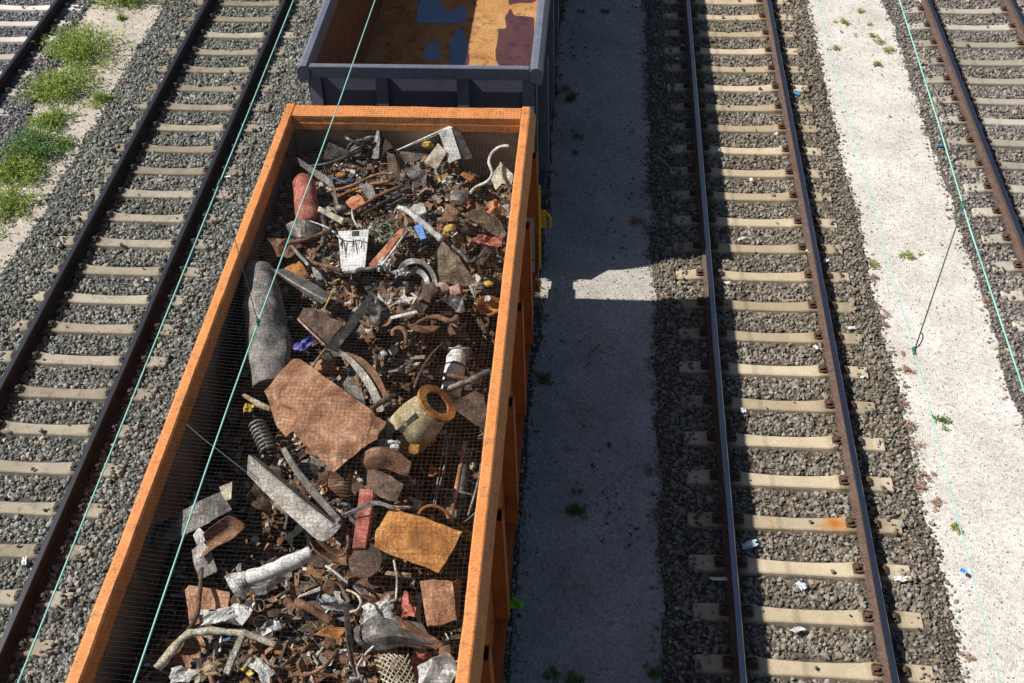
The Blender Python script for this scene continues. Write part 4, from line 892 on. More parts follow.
bm = bmesh.new()
for k in range(16):
    c = Vector((-2.268,9.061,2.800)) + Vector((rnd.gauss(0, .09), rnd.gauss(0, .11), rnd.uniform(0, .08))); a0 = rnd.uniform(0, 6); rr = rnd.uniform(.05, .16)
    tube_bm(bm, [c + Vector((rr * math.cos(a0 + t), rr * .8 * math.sin(a0 + t), .04 * math.sin(2 * t + k))) for t in [i * .8 for i in range(6)]], .007, 5, 3)
done(bm, "wire_tangle", M['green'], "tangle of greenish wire between the white panel and the blue block", "wire tangle", "the green wire tangle")
lump("white_rag", (-2.206,8.575,2.780), .07, .12, .06, 'rag', "white crumpled rag right of the orange red board", "rag", "the white rag", .6, 12)
lump("paper_wad", (-2.020,8.461,2.760), .09, .06, .05, 'rag', "white crumpled paper above the curved grey mudguard", "paper", None, .6, 12, .4)
prism("blue_block", [(-1.974,9.125,2.840),(-1.886,9.143,2.870),(-1.797,8.941,2.830),(-1.876,8.940,2.800)], .07, 'blue', "bright blue plastic block beside the slanting pale pipe", "plastic block", "the blue block")
pipe("pale_pipe", [(-2.170,9.424,2.860),(-2.030,9.311,2.870),(-1.853,9.139,2.860),(-1.637,8.949,2.800)], [.03, .04, .042, .045], 'rag', "slanting pale pipe running above the blue block", "pipe", "the pale pipe", .006)
prism("white_wedge", [(-2.080,9.389,2.820),(-2.010,9.483,2.860),(-1.900,9.504,2.860),(-1.856,9.396,2.820),(-1.958,9.372,2.780)], .05, 'rag', "greyish white wedge at the top of the pale pipe", "plastic wedge", None)
# white drawer at the far end
bm = bmesh.new()
prism_bm(bm, [(-2.399,10.655,2.740),(-2.408,10.665,2.660),(-1.897,10.903,2.720),(-1.721,10.803,2.980),(-1.759,10.823,2.980)], .012, 0, 0)
dr = done(bm, "drawer_shell", M['white'], "white broken drawer standing tilted against the far end wall", "drawer", "the white drawer")
bm = bmesh.new(); plate_bm(bm, [(-1.872,10.734,2.940),(-1.733,10.803,2.980),(-1.599,10.519,2.740),(-1.740,10.470,2.700)], .012, .004); childof(bm, "front_panel", M['white'], dr)
bm = bmesh.new(); plate_bm(bm, [(-1.722,10.811,2.975),(-1.656,10.849,2.950),(-1.467,10.605,2.680),(-1.589,10.520,2.710)], .012, .004); childof(bm, "side_panel", M['grey'], dr)
bm = bmesh.new(); plate_bm(bm, [(-2.374,10.650,2.730),(-1.874,10.742,2.920),(-1.839,10.783,2.660),(-2.337,10.481,2.620)], .01, .004); childof(bm, "back_panel", M['grey'], dr)  # grey stands for the shade on this white panel
bm = bmesh.new(); plate_bm(bm, [(-2.025,10.399,2.760),(-1.879,10.644,2.860),(-1.765,10.551,2.800),(-1.883,10.355,2.680)], .012, .004); childof(bm, "divider", M['cream'], dr)
lump("foam_lump", (-2.010,10.684,2.800), .075, .05, .05, 'yellow', "pale yellow foam lump lying in the white drawer", "foam", None, .5, 9)
bpy.data.objects[-1].data if False else None
pipe("white_hose", [(-1.440,9.956,2.660),(-1.378,10.045,2.680),(-1.252,10.091,2.720),(-1.199,10.185,2.780),(-1.243,10.314,2.840),(-1.216,10.436,2.880),(-1.124,10.488,2.930),(-1.018,10.483,2.950)], .022, 'white', "white hose curling up at the far right corner", "hose", "the white hose", .003)
plate("cream_bracket", [(-1.243,10.326,2.600),(-1.120,10.482,2.720),(-0.969,10.333,2.660),(-0.987,10.214,2.560),(-1.093,10.235,2.600),(-1.162,10.177,2.540)], 'cream', "dirty cream metal bracket at the far right corner by the hose", "bracket", "the cream bracket", .015, .02)
prism("rust_brick", [(-1.582,10.233,2.720),(-1.537,10.266,2.740),(-1.400,10.182,2.720),(-1.457,10.137,2.680)], .06, 'rust_or', "orange brown rusty block left of the white hose", "steel block", None)
lump("brown_bag", (-1.546,9.784,2.720), .12, .12, .09, 'grey', "grey brown rounded block in the far right heap", "block", "the grey brown block", .2, 5, .3)
plate("dirty_plate", [(-1.497,9.522,2.700),(-1.287,9.604,2.740),(-1.085,9.564,2.620),(-0.979,9.448,2.500),(-1.053,9.382,2.480)], 'soil', "earth covered plate sloping to the right rim below the hose", "steel plate", "the earthy plate", .015, .03)
plate("brown_flap", [(-1.688,9.277,2.780),(-1.662,9.563,2.820),(-1.514,9.433,2.800),(-1.517,9.324,2.760)], 'rust_br', "brown flap left of the earth covered plate", "steel plate", None, .01, .02)
lump("red_plastic", (-1.156,9.279,2.520), .16, .075, .06, 'red', "crushed red plastic piece against the right rim", "plastic", "the crushed red plastic", .6, 9, -.15)
lump("red_chunk", (-1.161,9.784,2.600), .10, .09, .07, 'redor', "orange red lump near the right rim below the bracket", "plastic", "the orange red lump", .55, 8, .5)
lump("yellow_bottle", (-1.577,9.177,2.780), .075, .05, .04, 'yellow', "small yellow plastic bottle near the pale pipe's lower end", "plastic bottle", "the yellow bottle", .4, 8, .5)
pipe("engine_pipe", [(-1.533,8.946,2.720),(-1.413,8.825,2.700),(-1.322,8.760,2.660),(-1.258,8.789,2.680),(-1.153,8.920,2.640)], [.03, .045, .05, .03, .025], 'grey_dk', "dark bent engine pipe right of the brown triangular plate", "pipe", "the engine pipe", .012)
plate("triangular_plate", [(-1.667,8.759,2.820),(-1.612,8.862,2.860),(-1.383,8.599,2.800),(-1.222,8.417,2.700),(-1.323,8.357,2.680),(-1.615,8.349,2.720)], 'soil', "big brown triangular plate caked with earth on the right of the heap", "steel plate", "the brown triangular plate", .012, .025)
bm = bmesh.new()
sheet_bm(bm, [[(-2.072,8.513,2.740),(-2.000,8.531,2.840),(-1.882,8.553,2.880),(-1.751,8.517,2.860),(-1.661,8.431,2.800),(-1.610,8.303,2.720)],[(-2.022,8.512,2.700),(-1.954,8.492,2.820),(-1.866,8.497,2.860),(-1.769,8.476,2.840),(-1.702,8.404,2.780),(-1.666,8.322,2.700)]], .012)
mg = done(bm, "mudguard", M['grey'], "curved grey mudguard left of the brown triangular plate", "mudguard", "the curved mudguard")
bm = bmesh.new(); sheet_bm(bm, [[(-1.964,8.492,2.720),(-1.885,8.507,2.780),(-1.796,8.479,2.780),(-1.726,8.401,2.740),(-1.695,8.281,2.680)],[(-1.916,8.507,2.680),(-1.868,8.496,2.720),(-1.821,8.466,2.720),(-1.771,8.396,2.700),(-1.741,8.301,2.660)]], .012); childof(bm, "inner_band", M['silver'], mg)
prism("pink_brick", [(-1.481,8.228,2.780),(-1.380,8.271,2.800),(-1.350,8.163,2.760),(-1.451,8.120,2.740)], .08, 'pink', "pink brick below the brown triangular plate", "brick", "the pink brick")
lump("reddish_stone", (-1.558,8.237,2.740), .085, .085, .06, 'pink', "rounded reddish stone left of the pink brick", "stone", None, .25, 6)
sheet("cast_dish", [[(-1.222,8.316,2.520),(-1.095,8.341,2.560),(-0.957,8.327,2.520)],[(-1.209,8.257,2.460),(-1.087,8.294,2.400),(-0.957,8.298,2.460)],[(-1.170,8.192,2.480),(-1.063,8.172,2.460),(-0.961,8.216,2.480)]], 'rust_or', "orange rusty cast dish by the right rim", "cast dish", "the orange dish", .015)
lump("bottle_top", (-1.111,8.527,2.560), .06, .04, .03, 'yellow', "yellow orange cap above the rusty cast dish", "cap", None, .3, 6)
pipe("round_bolt", [(-1.107,8.327,2.500),(-1.089,8.289,2.580)], .035, 'silver', "shiny round bolt lying on the rusty cast dish", "bolt", None, 0, 6, 10, 0)
# the middle
sheet("ridged_channel", [[(-3.399,8.360,2.860),(-3.188,8.181,2.860),(-2.942,8.000,2.840),(-2.751,7.900,2.800)],[(-3.300,8.288,2.900),(-3.091,8.115,2.910),(-2.857,7.980,2.890),(-2.683,7.910,2.850)],[(-3.250,8.366,2.860),(-3.043,8.249,2.860),(-2.831,8.125,2.840),(-2.671,8.023,2.800)]], 'grey', "long grey ridged channel from the left rim to the dark blade", "steel channel", "the ridged channel", .01, .004)
plate("rusty_hood", [(-3.581,8.748,2.840),(-3.459,8.798,2.900),(-3.256,8.822,2.900),(-3.148,8.731,2.840),(-3.212,8.605,2.820),(-3.396,8.611,2.780),(-3.483,8.501,2.760)], 'rust_br', "crumpled brown hood against the left rim above the dented cylinder", "steel sheet", "the crumpled hood", .01, .05, 6)
plate("orange_fold", [(-3.263,8.455,2.780),(-3.098,8.490,2.840),(-3.006,8.379,2.800),(-3.034,8.257,2.740),(-3.220,8.375,2.740)], 'rust_or', "folded orange rusty sheet just right of the crumpled hood", "steel sheet", "the orange fold", .01, .03, 6)
pipe("brown_pipe", [(-3.258,8.699,2.920),(-3.060,8.784,2.910),(-2.843,8.954,2.900)], .028, 'rust_br', "straight brown pipe pointing from the crumpled hood to the white panel", "pipe", "the brown pipe", .004)
prism("cross_bar", [(-3.237,8.651,2.920),(-3.208,8.673,2.930),(-2.968,8.417,2.880),(-2.998,8.396,2.870)], .03, 'grey', "grey bar crossing under the brown pipe", "bar", None)
pipe("curved_rod", [(-3.006,8.538,2.800),(-2.825,8.459,2.820),(-2.647,8.409,2.800)], .03, 'rust_br', "brown rod leading to the foot of the white panel", "metal rod", None, .006)
pipe("grey_rod", [(-2.660,8.390,2.760),(-2.473,8.438,2.780),(-2.235,8.503,2.800)], .032, 'grey', "grey knobbly rod below the white panel", "metal rod", "the knobbly rod", .012, 14)
for k in range(3): pipe("bent_conduit", [(-3.017,9.311,2.800),(-2.947,9.071,2.800),(-2.937,8.815,2.760)][0:3] if k == 0 else [(-3.129,9.171,2.840),(-2.905,9.058,2.840),(-2.742,8.895,2.840)] if k == 1 else [(-2.705,9.420,2.820),(-2.659,9.239,2.840),(-2.574,9.070,2.840)], (.035, .012, .012)[k], ('grey_dk', 'silver', 'cream')[k], ("dark grey conduit right of the crushed grey sheet", "thin silver rod running into the white panel's corner", "thin cream rod above the white panel")[k], "conduit")
bm = bmesh.new()
tube_bm(bm, [(-3.552,8.362,2.740),(-3.511,8.294,2.760),(-3.421,8.018,2.720),(-3.275,7.570,2.660),(-3.154,7.174,2.600),(-3.085,6.951,2.540)], [.17, .19, .205, .22, .23, .23, .22], 36, 8, True, .032, 3.6)
for v in bm.verts:            # two deep dents in its upper right side
    for c, rad, dp in ((Vector((-3.123,7.651,2.800)), .16, .06), (Vector((-3.103,7.319,2.780)), .13, .05)):
        q = (v.co - c).length
        if q < rad: v.co.z -= dp * (1 - q / rad); v.co.x -= dp * .5 * (1 - q / rad)
tk = done(bm, "dented_tank", M['grey_mid'], "big dented dark grey cylinder along the left side", "steel cylinder", "the dented cylinder")
bm = bmesh.new(); tube_bm(bm, [(-3.580,8.434,2.745), (-3.529,8.320,2.750)], [.14, .165], 24); childof(bm, "end_cap", M['rust_br'], tk)
pipe("yellow_rod", [(-2.678,7.676,2.920),(-2.632,7.971,2.920)], [.006, .014], 'yellow', "short yellow rod left of the dark blade", "metal rod", "the yellow rod")
plate("steel_strip", [(-2.568,7.198,2.900),(-2.402,7.510,2.940),(-2.241,7.889,2.970),(-2.186,7.861,2.970),(-2.306,7.468,2.930),(-2.460,7.182,2.880)], 'black', "black blade shaped strip pointing up from the big rusty plate", "steel strip", "the black blade", .012, .004)
pipe("wooden_stick", [(-2.663,6.953,2.860),(-2.563,7.204,2.880)], .014, 'wood', "thin tan stick at the lower end of the black blade", "stick")
plate("pink_edged_sheet", [(-2.937,7.633,2.840),(-2.912,7.772,2.860),(-2.753,7.750,2.860),(-2.473,7.586,2.820),(-2.609,7.346,2.760)], 'rust_dk', "dark reddish sheet between the dented cylinder and the black blade", "steel sheet", "the dark reddish sheet", .01, .02)
pipe("pink_trim", [(-2.926,7.603,2.870),(-2.765,7.446,2.850),(-2.595,7.308,2.800)], .014, 'pink', "pink rubber trim along the dark reddish sheet", "rubber trim")
lump("violet_rag", (-2.816,7.345,2.780), .12, .065, .04, 'violet', "violet blue rag beside the dented cylinder", "rag", "the violet rag", .7, 12, .7)
plate("rusty_plate", [(-2.860,7.039,2.900),(-2.769,7.033,2.910),(-2.338,6.672,2.930),(-1.972,6.390,2.920),(-1.920,6.337,2.900),(-1.824,6.299,2.880),(-1.898,6.113,2.860),(-2.044,5.957,2.860),(-2.225,5.751,2.840),(-2.447,5.941,2.870),(-2.656,6.138,2.900),(-2.712,6.081,2.880),(-2.820,6.194,2.880),(-3.020,6.593,2.900)], 'rust_pk', "large orange brown rusty plate in the middle of the heap", "steel plate", "the large rusty plate", .010, .02, 2.5, 4)
sheet("leaf_spring", [[(-2.594,7.169,2.760),(-2.527,7.190,2.840),(-2.383,7.177,2.860),(-2.177,6.993,2.840),(-2.012,6.778,2.800),(-1.897,6.548,2.740)],[(-2.551,7.169,2.720),(-2.488,7.163,2.800),(-2.381,7.135,2.820),(-2.226,6.962,2.800),(-2.081,6.760,2.760),(-1.981,6.566,2.700)]], 'grey', "curved grey leaf spring right of the large rusty plate", "leaf spring", "the leaf spring", .012, .003)
sheet("leaf_spring_plate", [[(-2.376,7.216,2.820),(-2.200,7.124,2.840),(-2.016,6.940,2.820),(-1.892,6.718,2.760)],[(-2.389,7.200,2.780),(-2.217,7.081,2.800),(-2.053,6.897,2.780),(-1.938,6.676,2.720)]], 'rust_br', "brown curved strip hugging the grey leaf spring", "steel strip", None, .012, .003)
plate("grey_fin", [(-2.376,6.927,2.660),(-2.339,7.023,2.700),(-2.176,6.845,2.660),(-2.092,6.647,2.600),(-2.188,6.643,2.600)], 'grey_dk', "dark fin shaped plate behind the leaf spring", "steel plate", None, .01, .01)
pipe("crescent_ring", [(-1.953,7.473,2.800),(-1.948,7.527,2.830),(-1.880,7.548,2.840),(-1.823,7.487,2.820),(-1.816,7.393,2.760)], .028, 'rust_br', "brown crescent shaped ring in the earthy patch", "metal ring", "the crescent ring", .004)
pipe("hook_pipe", [(-1.760,7.656,2.780),(-1.671,7.705,2.820),(-1.540,7.718,2.840),(-1.407,7.687,2.820),(-1.335,7.753,2.800)], [.022, .026, .032, .042], 'rust_br', "pinkish hooked pipe at the top of the black hollow", "pipe", "the hooked pipe", .006)
plate("pink_plate", [(-1.845,7.673,2.760),(-1.725,7.637,2.800),(-1.505,7.638,2.780),(-1.565,7.605,2.740),(-1.794,7.644,2.720)], 'rust_pk', "pinkish plate under the hooked pipe", "steel plate", None, .012, .01)
prism("flat_bar", [(-2.020,7.734,2.820),(-2.004,7.691,2.820),(-1.743,7.788,2.820),(-1.757,7.821,2.830)], .02, 'rag', "flat light grey bar on the earthy patch left of the hooked pipe", "bar", "the flat grey bar")
sheet("bent_steel", [[(-1.454,7.450,2.760),(-1.563,7.273,2.740),(-1.639,7.067,2.700),(-1.680,6.955,2.620)],[(-1.533,7.461,2.660),(-1.621,7.330,2.620),(-1.686,7.131,2.600),(-1.713,7.007,2.560)]], 'rust_dk', "thin dark curved blade at the left of the black hollow", "steel blade", "the curved blade", .008)
plate("purple_cone", [(-1.524,8.051,2.760),(-1.434,8.102,2.800),(-1.332,8.089,2.760),(-1.280,7.946,2.700),(-1.389,7.982,2.660)], 'grey_dk', "dark grey folded sheet right of the flat bar", "steel sheet", None, .01, .02)
# white bottle
bm = bmesh.new(); tube_bm(bm, [(-1.351,7.672,2.420),(-1.353,7.587,2.420),(-1.360,7.550,2.400),(-1.371,7.329,2.340),(-1.384,7.139,2.280)], [.05, .085, .10, .105, .105, .10], 20, 4)
wb = done(bm, "white_cylinder", M['white'], "white gas bottle lying in the black hollow by the right rim", "gas bottle", "the white gas bottle")
bm = bmesh.new(); tube_bm(bm, [(-1.345,7.720,2.430),(-1.350,7.658,2.420)], .035, 12); tube_bm(bm, [(-1.450,7.653,2.450),(-1.227,7.673,2.440)], .018, 8); childof(bm, "valve", M['silver'], wb)
for q in ((-1.363,7.471,2.380), (-1.376,7.283,2.330)):
    a = Vector(q); d = (Vector((-1.384,7.139,2.280)) - Vector((-1.360,7.550,2.400))).normalized(); bm = bmesh.new(); tube_bm(bm, [a - d * .008, a + d * .008], .109, 24); childof(bm, "band", M['grey_dk'], wb)
pipe("long_rod", [(-1.651,7.260,2.520),(-1.427,7.229,2.520),(-1.151,7.229,2.460)], .026, 'rust_br', "straight brown pipe laid across the white gas bottle", "pipe", "the pipe across the bottle", .003)
pipe("elbow_pipe", [(-1.470,7.095,2.400),(-1.315,7.159,2.440),(-1.143,7.243,2.460),(-1.012,7.343,2.460),(-0.971,7.314,2.420),(-0.958,7.221,2.300)], .038, 'grey', "thick grey elbow pipe below the white gas bottle", "pipe", "the elbow pipe", .005)
# olive half drum with flange
bm = bmesh.new()
ax0, ax1 = Vector((-1.719,6.452,2.500)), Vector((-1.400,6.518,2.900))
tube_bm(bm, [ax0, ax0.lerp(ax1, .5), ax1], [.235, .215, .165], 32, 4, True, .008, 5, .012)
dm = done(bm, "olive_drum", M['olive'], "dirty yellow green drum with an open orange flange", "drum", "the yellow green drum")
bm = bmesh.new(); d = (ax1 - ax0).normalized(); s_ = d.cross(Vector((0, 0, 1))).normalized(); u_ = s_.cross(d)
rg = [[bm.verts.new(ax1 + d * h_ + (s_ * math.cos(k * .2244) + u_ * math.sin(k * .2244)) * r_) for k in range(28)] for r_, h_ in ((.125, .0), (.125, .026), (.205, .026), (.205, .0))]
for a_, b_ in zip(rg, rg[1:] + rg[:1]):
    for k in range(28): bm.faces.new((a_[k], a_[(k + 1) % 28], b_[(k + 1) % 28], b_[k]))
childof(bm, "flange", M['rust_or'], dm)
bm = bmesh.new(); tube_bm(bm, [ax1 - d * .012, ax1 - d * .004], .15, 24); childof(bm, "opening_shade_disc", M['black'], dm)  # black disc standing for the shade inside the drum's mouth
bm = bmesh.new(); s_ = d.cross(Vector((0, 0, 1))).normalized(); up_ = s_.cross(d)
sheet_bm(bm, [[ax0 + d * .06 + s_ * .12 + up_ * .205, ax1 - d * .10 + s_ * .10 + up_ * .170], [ax0 + d * .06 + s_ * .165 + up_ * .175, ax1 - d * .10 + s_ * .135 + up_ * .145]], .006, 0); childof(bm, "slit", M['black'], dm)
plate("brown_sheet", [(-1.361,6.939,2.420),(-1.103,7.062,2.500),(-1.023,7.023,2.460),(-0.998,6.746,2.260),(-1.192,6.852,2.320)], 'rust_dk', "dark brown speckled sheet between the drum and the right rim", "steel sheet", "the speckled sheet", .01, .02)
pipe("shaft", [(-1.165,6.520,2.360),(-1.195,6.127,2.280),(-1.229,5.709,2.200)], .026, 'rust_pk', "pale pinkish shaft standing in the black hollow by the right rim", "shaft", "the pinkish shaft", .002)
bm = bmesh.new(); prism_bm(bm, [(-1.317,5.985,2.200),(-1.142,6.017,2.200),(-1.107,5.942,2.180),(-1.188,5.798,2.140),(-1.268,5.771,2.140)], .05); tube_bm(bm, [(-1.151,6.447,2.300),(-1.164,5.958,2.200)], .05, 10); done(bm, "shaft_housing", M['grey_dk'], "dark housing around the foot of the pinkish shaft", "housing")
for a, r_, lb in ((((-1.364,6.535,2.420),(-1.365,6.277,2.380),(-1.384,5.988,2.300),(-1.401,5.783,2.240)), .010, "thin wire left of the pinkish shaft, outermost of the pair"), (((-1.334,6.524,2.420),(-1.328,6.271,2.360),(-1.359,6.012,2.300),(-1.384,5.795,2.240)), .010, "thin wire left of the pinkish shaft, nearer one of the pair"),
    (((-0.992,6.479,2.300),(-1.009,6.128,2.260),(-1.074,5.797,2.180)), .016, "grey rod between the pinkish shaft and the right rim"), (((-1.360,6.461,2.360),(-1.170,6.462,2.340),(-0.972,6.459,2.280)), .010, "thin cross rod over the top of the pinkish shaft"), (((-1.373,6.030,2.260),(-1.203,6.015,2.260),(-1.017,5.997,2.220)), .012, "thin cross rod over the middle of the pinkish shaft"),
    (((-1.088,5.593,2.360),(-1.005,5.617,2.440),(-0.935,5.664,2.500)), .007, "thin bright wire touching the right rim above the orange plate"), (((-1.458,5.530,2.560),(-1.415,5.568,2.600),(-1.330,5.593,2.600),(-1.233,5.573,2.560),(-1.198,5.543,2.500)), .02, "rusty hoop poking up behind the bright orange plate")):
    pipe("steel_rod", a, r_, 'rust_or' if 'hoop' in lb else 'grey', lb, "metal rod", None, .002, 9, 8)
lump("red_tag", (-1.428,6.160,2.360), .05, .06, .03, 'redor', "small orange red tag hanging in the black hollow", "tag", None, .4, 8)
pipe("pestle_rod", [(-2.053,6.453,2.800),(-1.988,6.524,2.820),(-1.886,6.610,2.840),(-1.852,6.636,2.840)], [.025, .028, .03, .05, .045], 'rust_dk', "dark rod with a thick end above the large rusty plate's corner", "metal rod", "the thick ended rod")
sheet("purple_sheet", [[(-2.036,5.953,2.780),(-1.917,6.008,2.860),(-1.743,6.033,2.840),(-1.567,5.946,2.760)],[(-2.017,5.917,2.740),(-1.874,5.944,2.830),(-1.719,5.963,2.800),(-1.572,5.887,2.720)],[(-1.959,5.892,2.660),(-1.806,5.887,2.720),(-1.680,5.874,2.700),(-1.592,5.865,2.660)]], 'rust_br', "curled purplish brown sheet below the yellow green drum", "steel sheet", "the curled sheet", .012, .02, 8)
prism("orange_board", [(-1.763,6.224,2.660),(-1.539,6.255,2.620),(-1.544,6.193,2.580),(-1.608,6.170,2.560)], .03, 'rust_or', "flat orange piece at the foot of the yellow green drum", "board", None)
lump("mint_rag", (-1.804,6.141,2.760), .11, .045, .025, 'rag', "pale minty rag left of the orange piece under the drum", "rag", None, .6, 10, -.1)
plate("scabby_plate", [(-1.953,5.884,2.700),(-1.876,5.872,2.720),(-1.609,5.756,2.700),(-1.648,5.595,2.620),(-1.808,5.652,2.620),(-1.953,5.729,2.640)], 'rust_dk', "scabby dark brown plate below the curled sheet", "steel plate", "the scabby plate", .012, .02)
# lower left
bm = bmesh.new(); a, b_ = Vector((-3.115,6.434,2.620)), Vector((-2.934,6.142,2.560)); d = (b_ - a); s_ = d.cross(Vector((0, 0, 1))).normalized(); u_ = s_.cross(d.normalized())
tube_bm(bm, [a + d * (t / 64) + (s_ * math.cos(t * .785) + u_ * math.sin(t * .785)) * .075 for t in range(65)], .014, 7); done(bm, "coil_spring", M['grey'], "coil spring left of the large rusty plate", "coil spring", "the coil spring")
prism("wood_stick", [(-3.255,6.581,2.860),(-3.224,6.589,2.880),(-2.949,6.458,2.860),(-2.943,6.414,2.840),(-3.059,6.441,2.860)], .04, 'wood', "tan piece of wood poking out left of the large rusty plate", "piece of wood", "the tan piece of wood")
lump("yellow_fluff", (-3.198,6.543,2.720), .05, .05, .04, 'yellow', "yellowish fluff below the tan piece of wood", "insulation", None, .7, 12)
lump("black_motor", (-3.110,6.601,2.600), .10, .09, .09, 'black', "black motor housing above the coil spring", "motor", None, .25, 6)
bm = bmesh.new()
sheet_bm(bm, [[(-2.996,5.711,2.800),(-2.769,5.490,2.820),(-2.510,5.272,2.820),(-2.276,5.084,2.800)],[(-3.005,5.850,2.880),(-2.732,5.626,2.900),(-2.406,5.372,2.890),(-2.108,5.176,2.840)]], .010, .003)
sheet_bm(bm, [[(-2.996,5.858,2.885),(-2.724,5.633,2.905),(-2.398,5.379,2.895),(-2.100,5.183,2.845)],[(-2.973,5.915,2.800),(-2.713,5.710,2.820),(-2.395,5.462,2.810),(-2.094,5.239,2.780)]], .010, .003)
sheet_bm(bm, [[(-2.276,5.084,2.800),(-2.175,5.049,2.800),(-2.072,5.151,2.820),(-2.004,5.314,2.840)],[(-2.229,5.176,2.830),(-2.173,5.149,2.830),(-2.099,5.217,2.840),(-2.037,5.319,2.860)]], .010, .003)
ch = done(bm, "folded_channel", M['grey'], "long grey folded steel channel below the coil spring", "steel channel", "the folded channel")
sheet("steel_fin", [[(-2.743,5.958,2.860),(-2.577,5.714,2.880),(-2.344,5.445,2.880),(-2.083,5.193,2.860)],[(-2.681,5.935,2.920),(-2.520,5.704,2.940),(-2.293,5.456,2.940),(-2.045,5.208,2.900)]], 'grey', "narrow grey fin lying along the folded channel", "steel strip", "the narrow fin", .01, .003)
bm = bmesh.new()
for k in range(9):
    t = k / 8; a = Vector((-2.279,5.815,2.740)).lerp(Vector((-2.283,5.614,2.640)), t); b_ = Vector((-2.086,5.846,2.740)).lerp(Vector((-2.079,5.624,2.640)), t); tube_bm(bm, [a, a.lerp(b_, .5) + Vector((0, .01, .01)), b_], .019, 6)
prism_bm(bm, [(-2.295,5.826,2.710),(-2.092,5.858,2.710),(-2.087,5.646,2.610),(-2.290,5.625,2.610)], .05); done(bm, "ribbed_radiator", M['rust_br'], "brown ribbed radiator block left of the red post", "radiator", "the ribbed radiator")
sheet("rolled_tin", [[(-2.637,5.903,2.720),(-2.515,5.904,2.740),(-2.413,5.907,2.700)],[(-2.593,5.791,2.780),(-2.474,5.789,2.790),(-2.373,5.788,2.740)],[(-2.570,5.760,2.720),(-2.472,5.765,2.720),(-2.388,5.766,2.680)]], 'grey_dk', "rolled dark tin above the folded channel", "tin sheet", None, .008, .01)
bm = bmesh.new(); prism_bm(bm, [(-1.955,5.579,2.840),(-1.830,5.564,2.840),(-1.823,5.279,2.800),(-1.825,5.038,2.740),(-1.943,5.032,2.740),(-1.946,5.294,2.800)], .09, .008, .004)
done(bm, "red_post", M['red'], "faded red square post left of the bright orange plate", "post", "the red post")
plate("orange_plate", [(-1.678,5.400,2.800),(-1.597,5.390,2.820),(-1.305,5.277,2.840),(-1.017,5.185,2.820),(-1.092,5.000,2.780),(-1.183,4.829,2.740),(-1.485,4.925,2.760),(-1.754,5.038,2.760),(-1.751,5.198,2.790)], 'rust_or', "bright orange rusty plate on the right of the lower heap", "steel plate", "the bright orange plate", .010, .02, 3, 4)
sheet("twisted_strip", [[(-2.026,5.274,2.880),(-1.921,5.327,2.900),(-1.792,5.391,2.920),(-1.635,5.362,2.900),(-1.489,5.387,2.860)],[(-2.013,5.275,2.850),(-1.906,5.318,2.870),(-1.775,5.372,2.890),(-1.631,5.360,2.860),(-1.490,5.381,2.840)]], 'silver', "twisted silvery strip lying over the red post", "metal strip", "the silvery strip", .008, .008)
bm = bmesh.new(); c = Vector((-1.828,4.959,2.680)); prism_bm(bm, [c + Vector((.115 * math.cos(t) * 1.25, .115 * math.sin(t) * 1.25, .05 * math.sin(t))) for t in [i * math.pi / 9 for i in range(18)]], .02, .003, .006); done(bm, "round_disc", M['rust_dk'], "dark round disc below the red post", "disc", "the dark disc")
sheet("curled_strip", [[(-2.315,5.086,2.720),(-2.233,5.004,2.700),(-2.090,4.939,2.660),(-1.977,4.925,2.660)],[(-2.291,5.161,2.640),(-2.222,5.114,2.580),(-2.097,5.050,2.580),(-2.003,4.989,2.620)],[(-2.255,5.146,2.740),(-2.143,5.068,2.700),(-2.032,5.024,2.700),(-1.964,4.978,2.700)]], 'rust_br', "boat shaped brown curl under the folded channel's end", "steel strip", "the boat shaped curl", .01)
pipe("brown_hook", [(-1.998,5.149,2.740),(-1.980,5.050,2.740),(-2.005,4.983,2.720),(-2.057,4.973,2.700)], .018, 'rust_br', "brown hook left of the red post's foot", "hook", None, .003)
plate("steel_slab", [(-3.736,5.156,2.720),(-3.480,5.229,2.840),(-3.310,5.359,2.860),(-3.152,5.463,2.860),(-3.027,5.318,2.820),(-3.219,5.167,2.800),(-3.399,5.036,2.800),(-3.655,4.943,2.680)], 'grey', "flat grey panel half in shade along the left wall", "steel panel", "the half shaded panel", .012, .006)
plate("folded_flap", [(-3.167,5.486,2.900),(-3.059,5.530,2.920),(-3.046,5.394,2.860),(-3.084,5.371,2.860),(-3.146,5.445,2.870)], 'cream', "small tan flap standing at the half shaded panel's end", "flap", None, .008, .004)
sheet("curved_leaf", [[(-3.198,5.029,2.840),(-3.109,5.117,2.880),(-2.991,5.180,2.900),(-2.870,5.143,2.860)],[(-3.178,4.985,2.760),(-3.092,5.066,2.780),(-2.983,5.128,2.800),(-2.901,5.112,2.800)],[(-3.194,4.842,2.780),(-3.064,4.930,2.820),(-2.936,5.013,2.840),(-2.872,5.137,2.840)]], 'rust_br', "curved brown leaf of steel below the half shaded panel", "steel sheet", "the curved leaf", .008)
plate("metal_square", [(-3.292,4.942,2.740),(-3.204,5.000,2.780),(-3.109,4.919,2.760),(-3.050,4.788,2.680),(-3.186,4.707,2.660),(-3.251,4.823,2.700)], 'grey', "light grey lid left of the white crumpled pipe", "lid", "the grey lid", .01, .008)
plate("small_lid", [(-3.308,5.065,2.780),(-3.262,5.121,2.820),(-3.166,5.038,2.800),(-3.244,4.955,2.740)], 'rag', "small pale square lid above the grey lid", "lid", None, .01, .004)
pipe("white_pipe", [(-2.724,4.672,2.800),(-2.613,4.687,2.830),(-2.433,4.762,2.860),(-2.243,4.888,2.860)], [.055, .062, .066, .062], 'white', "thick white pipe with torn sheet at its left end", "pipe", "the thick white pipe", .006, 6, 16, 6, .008)
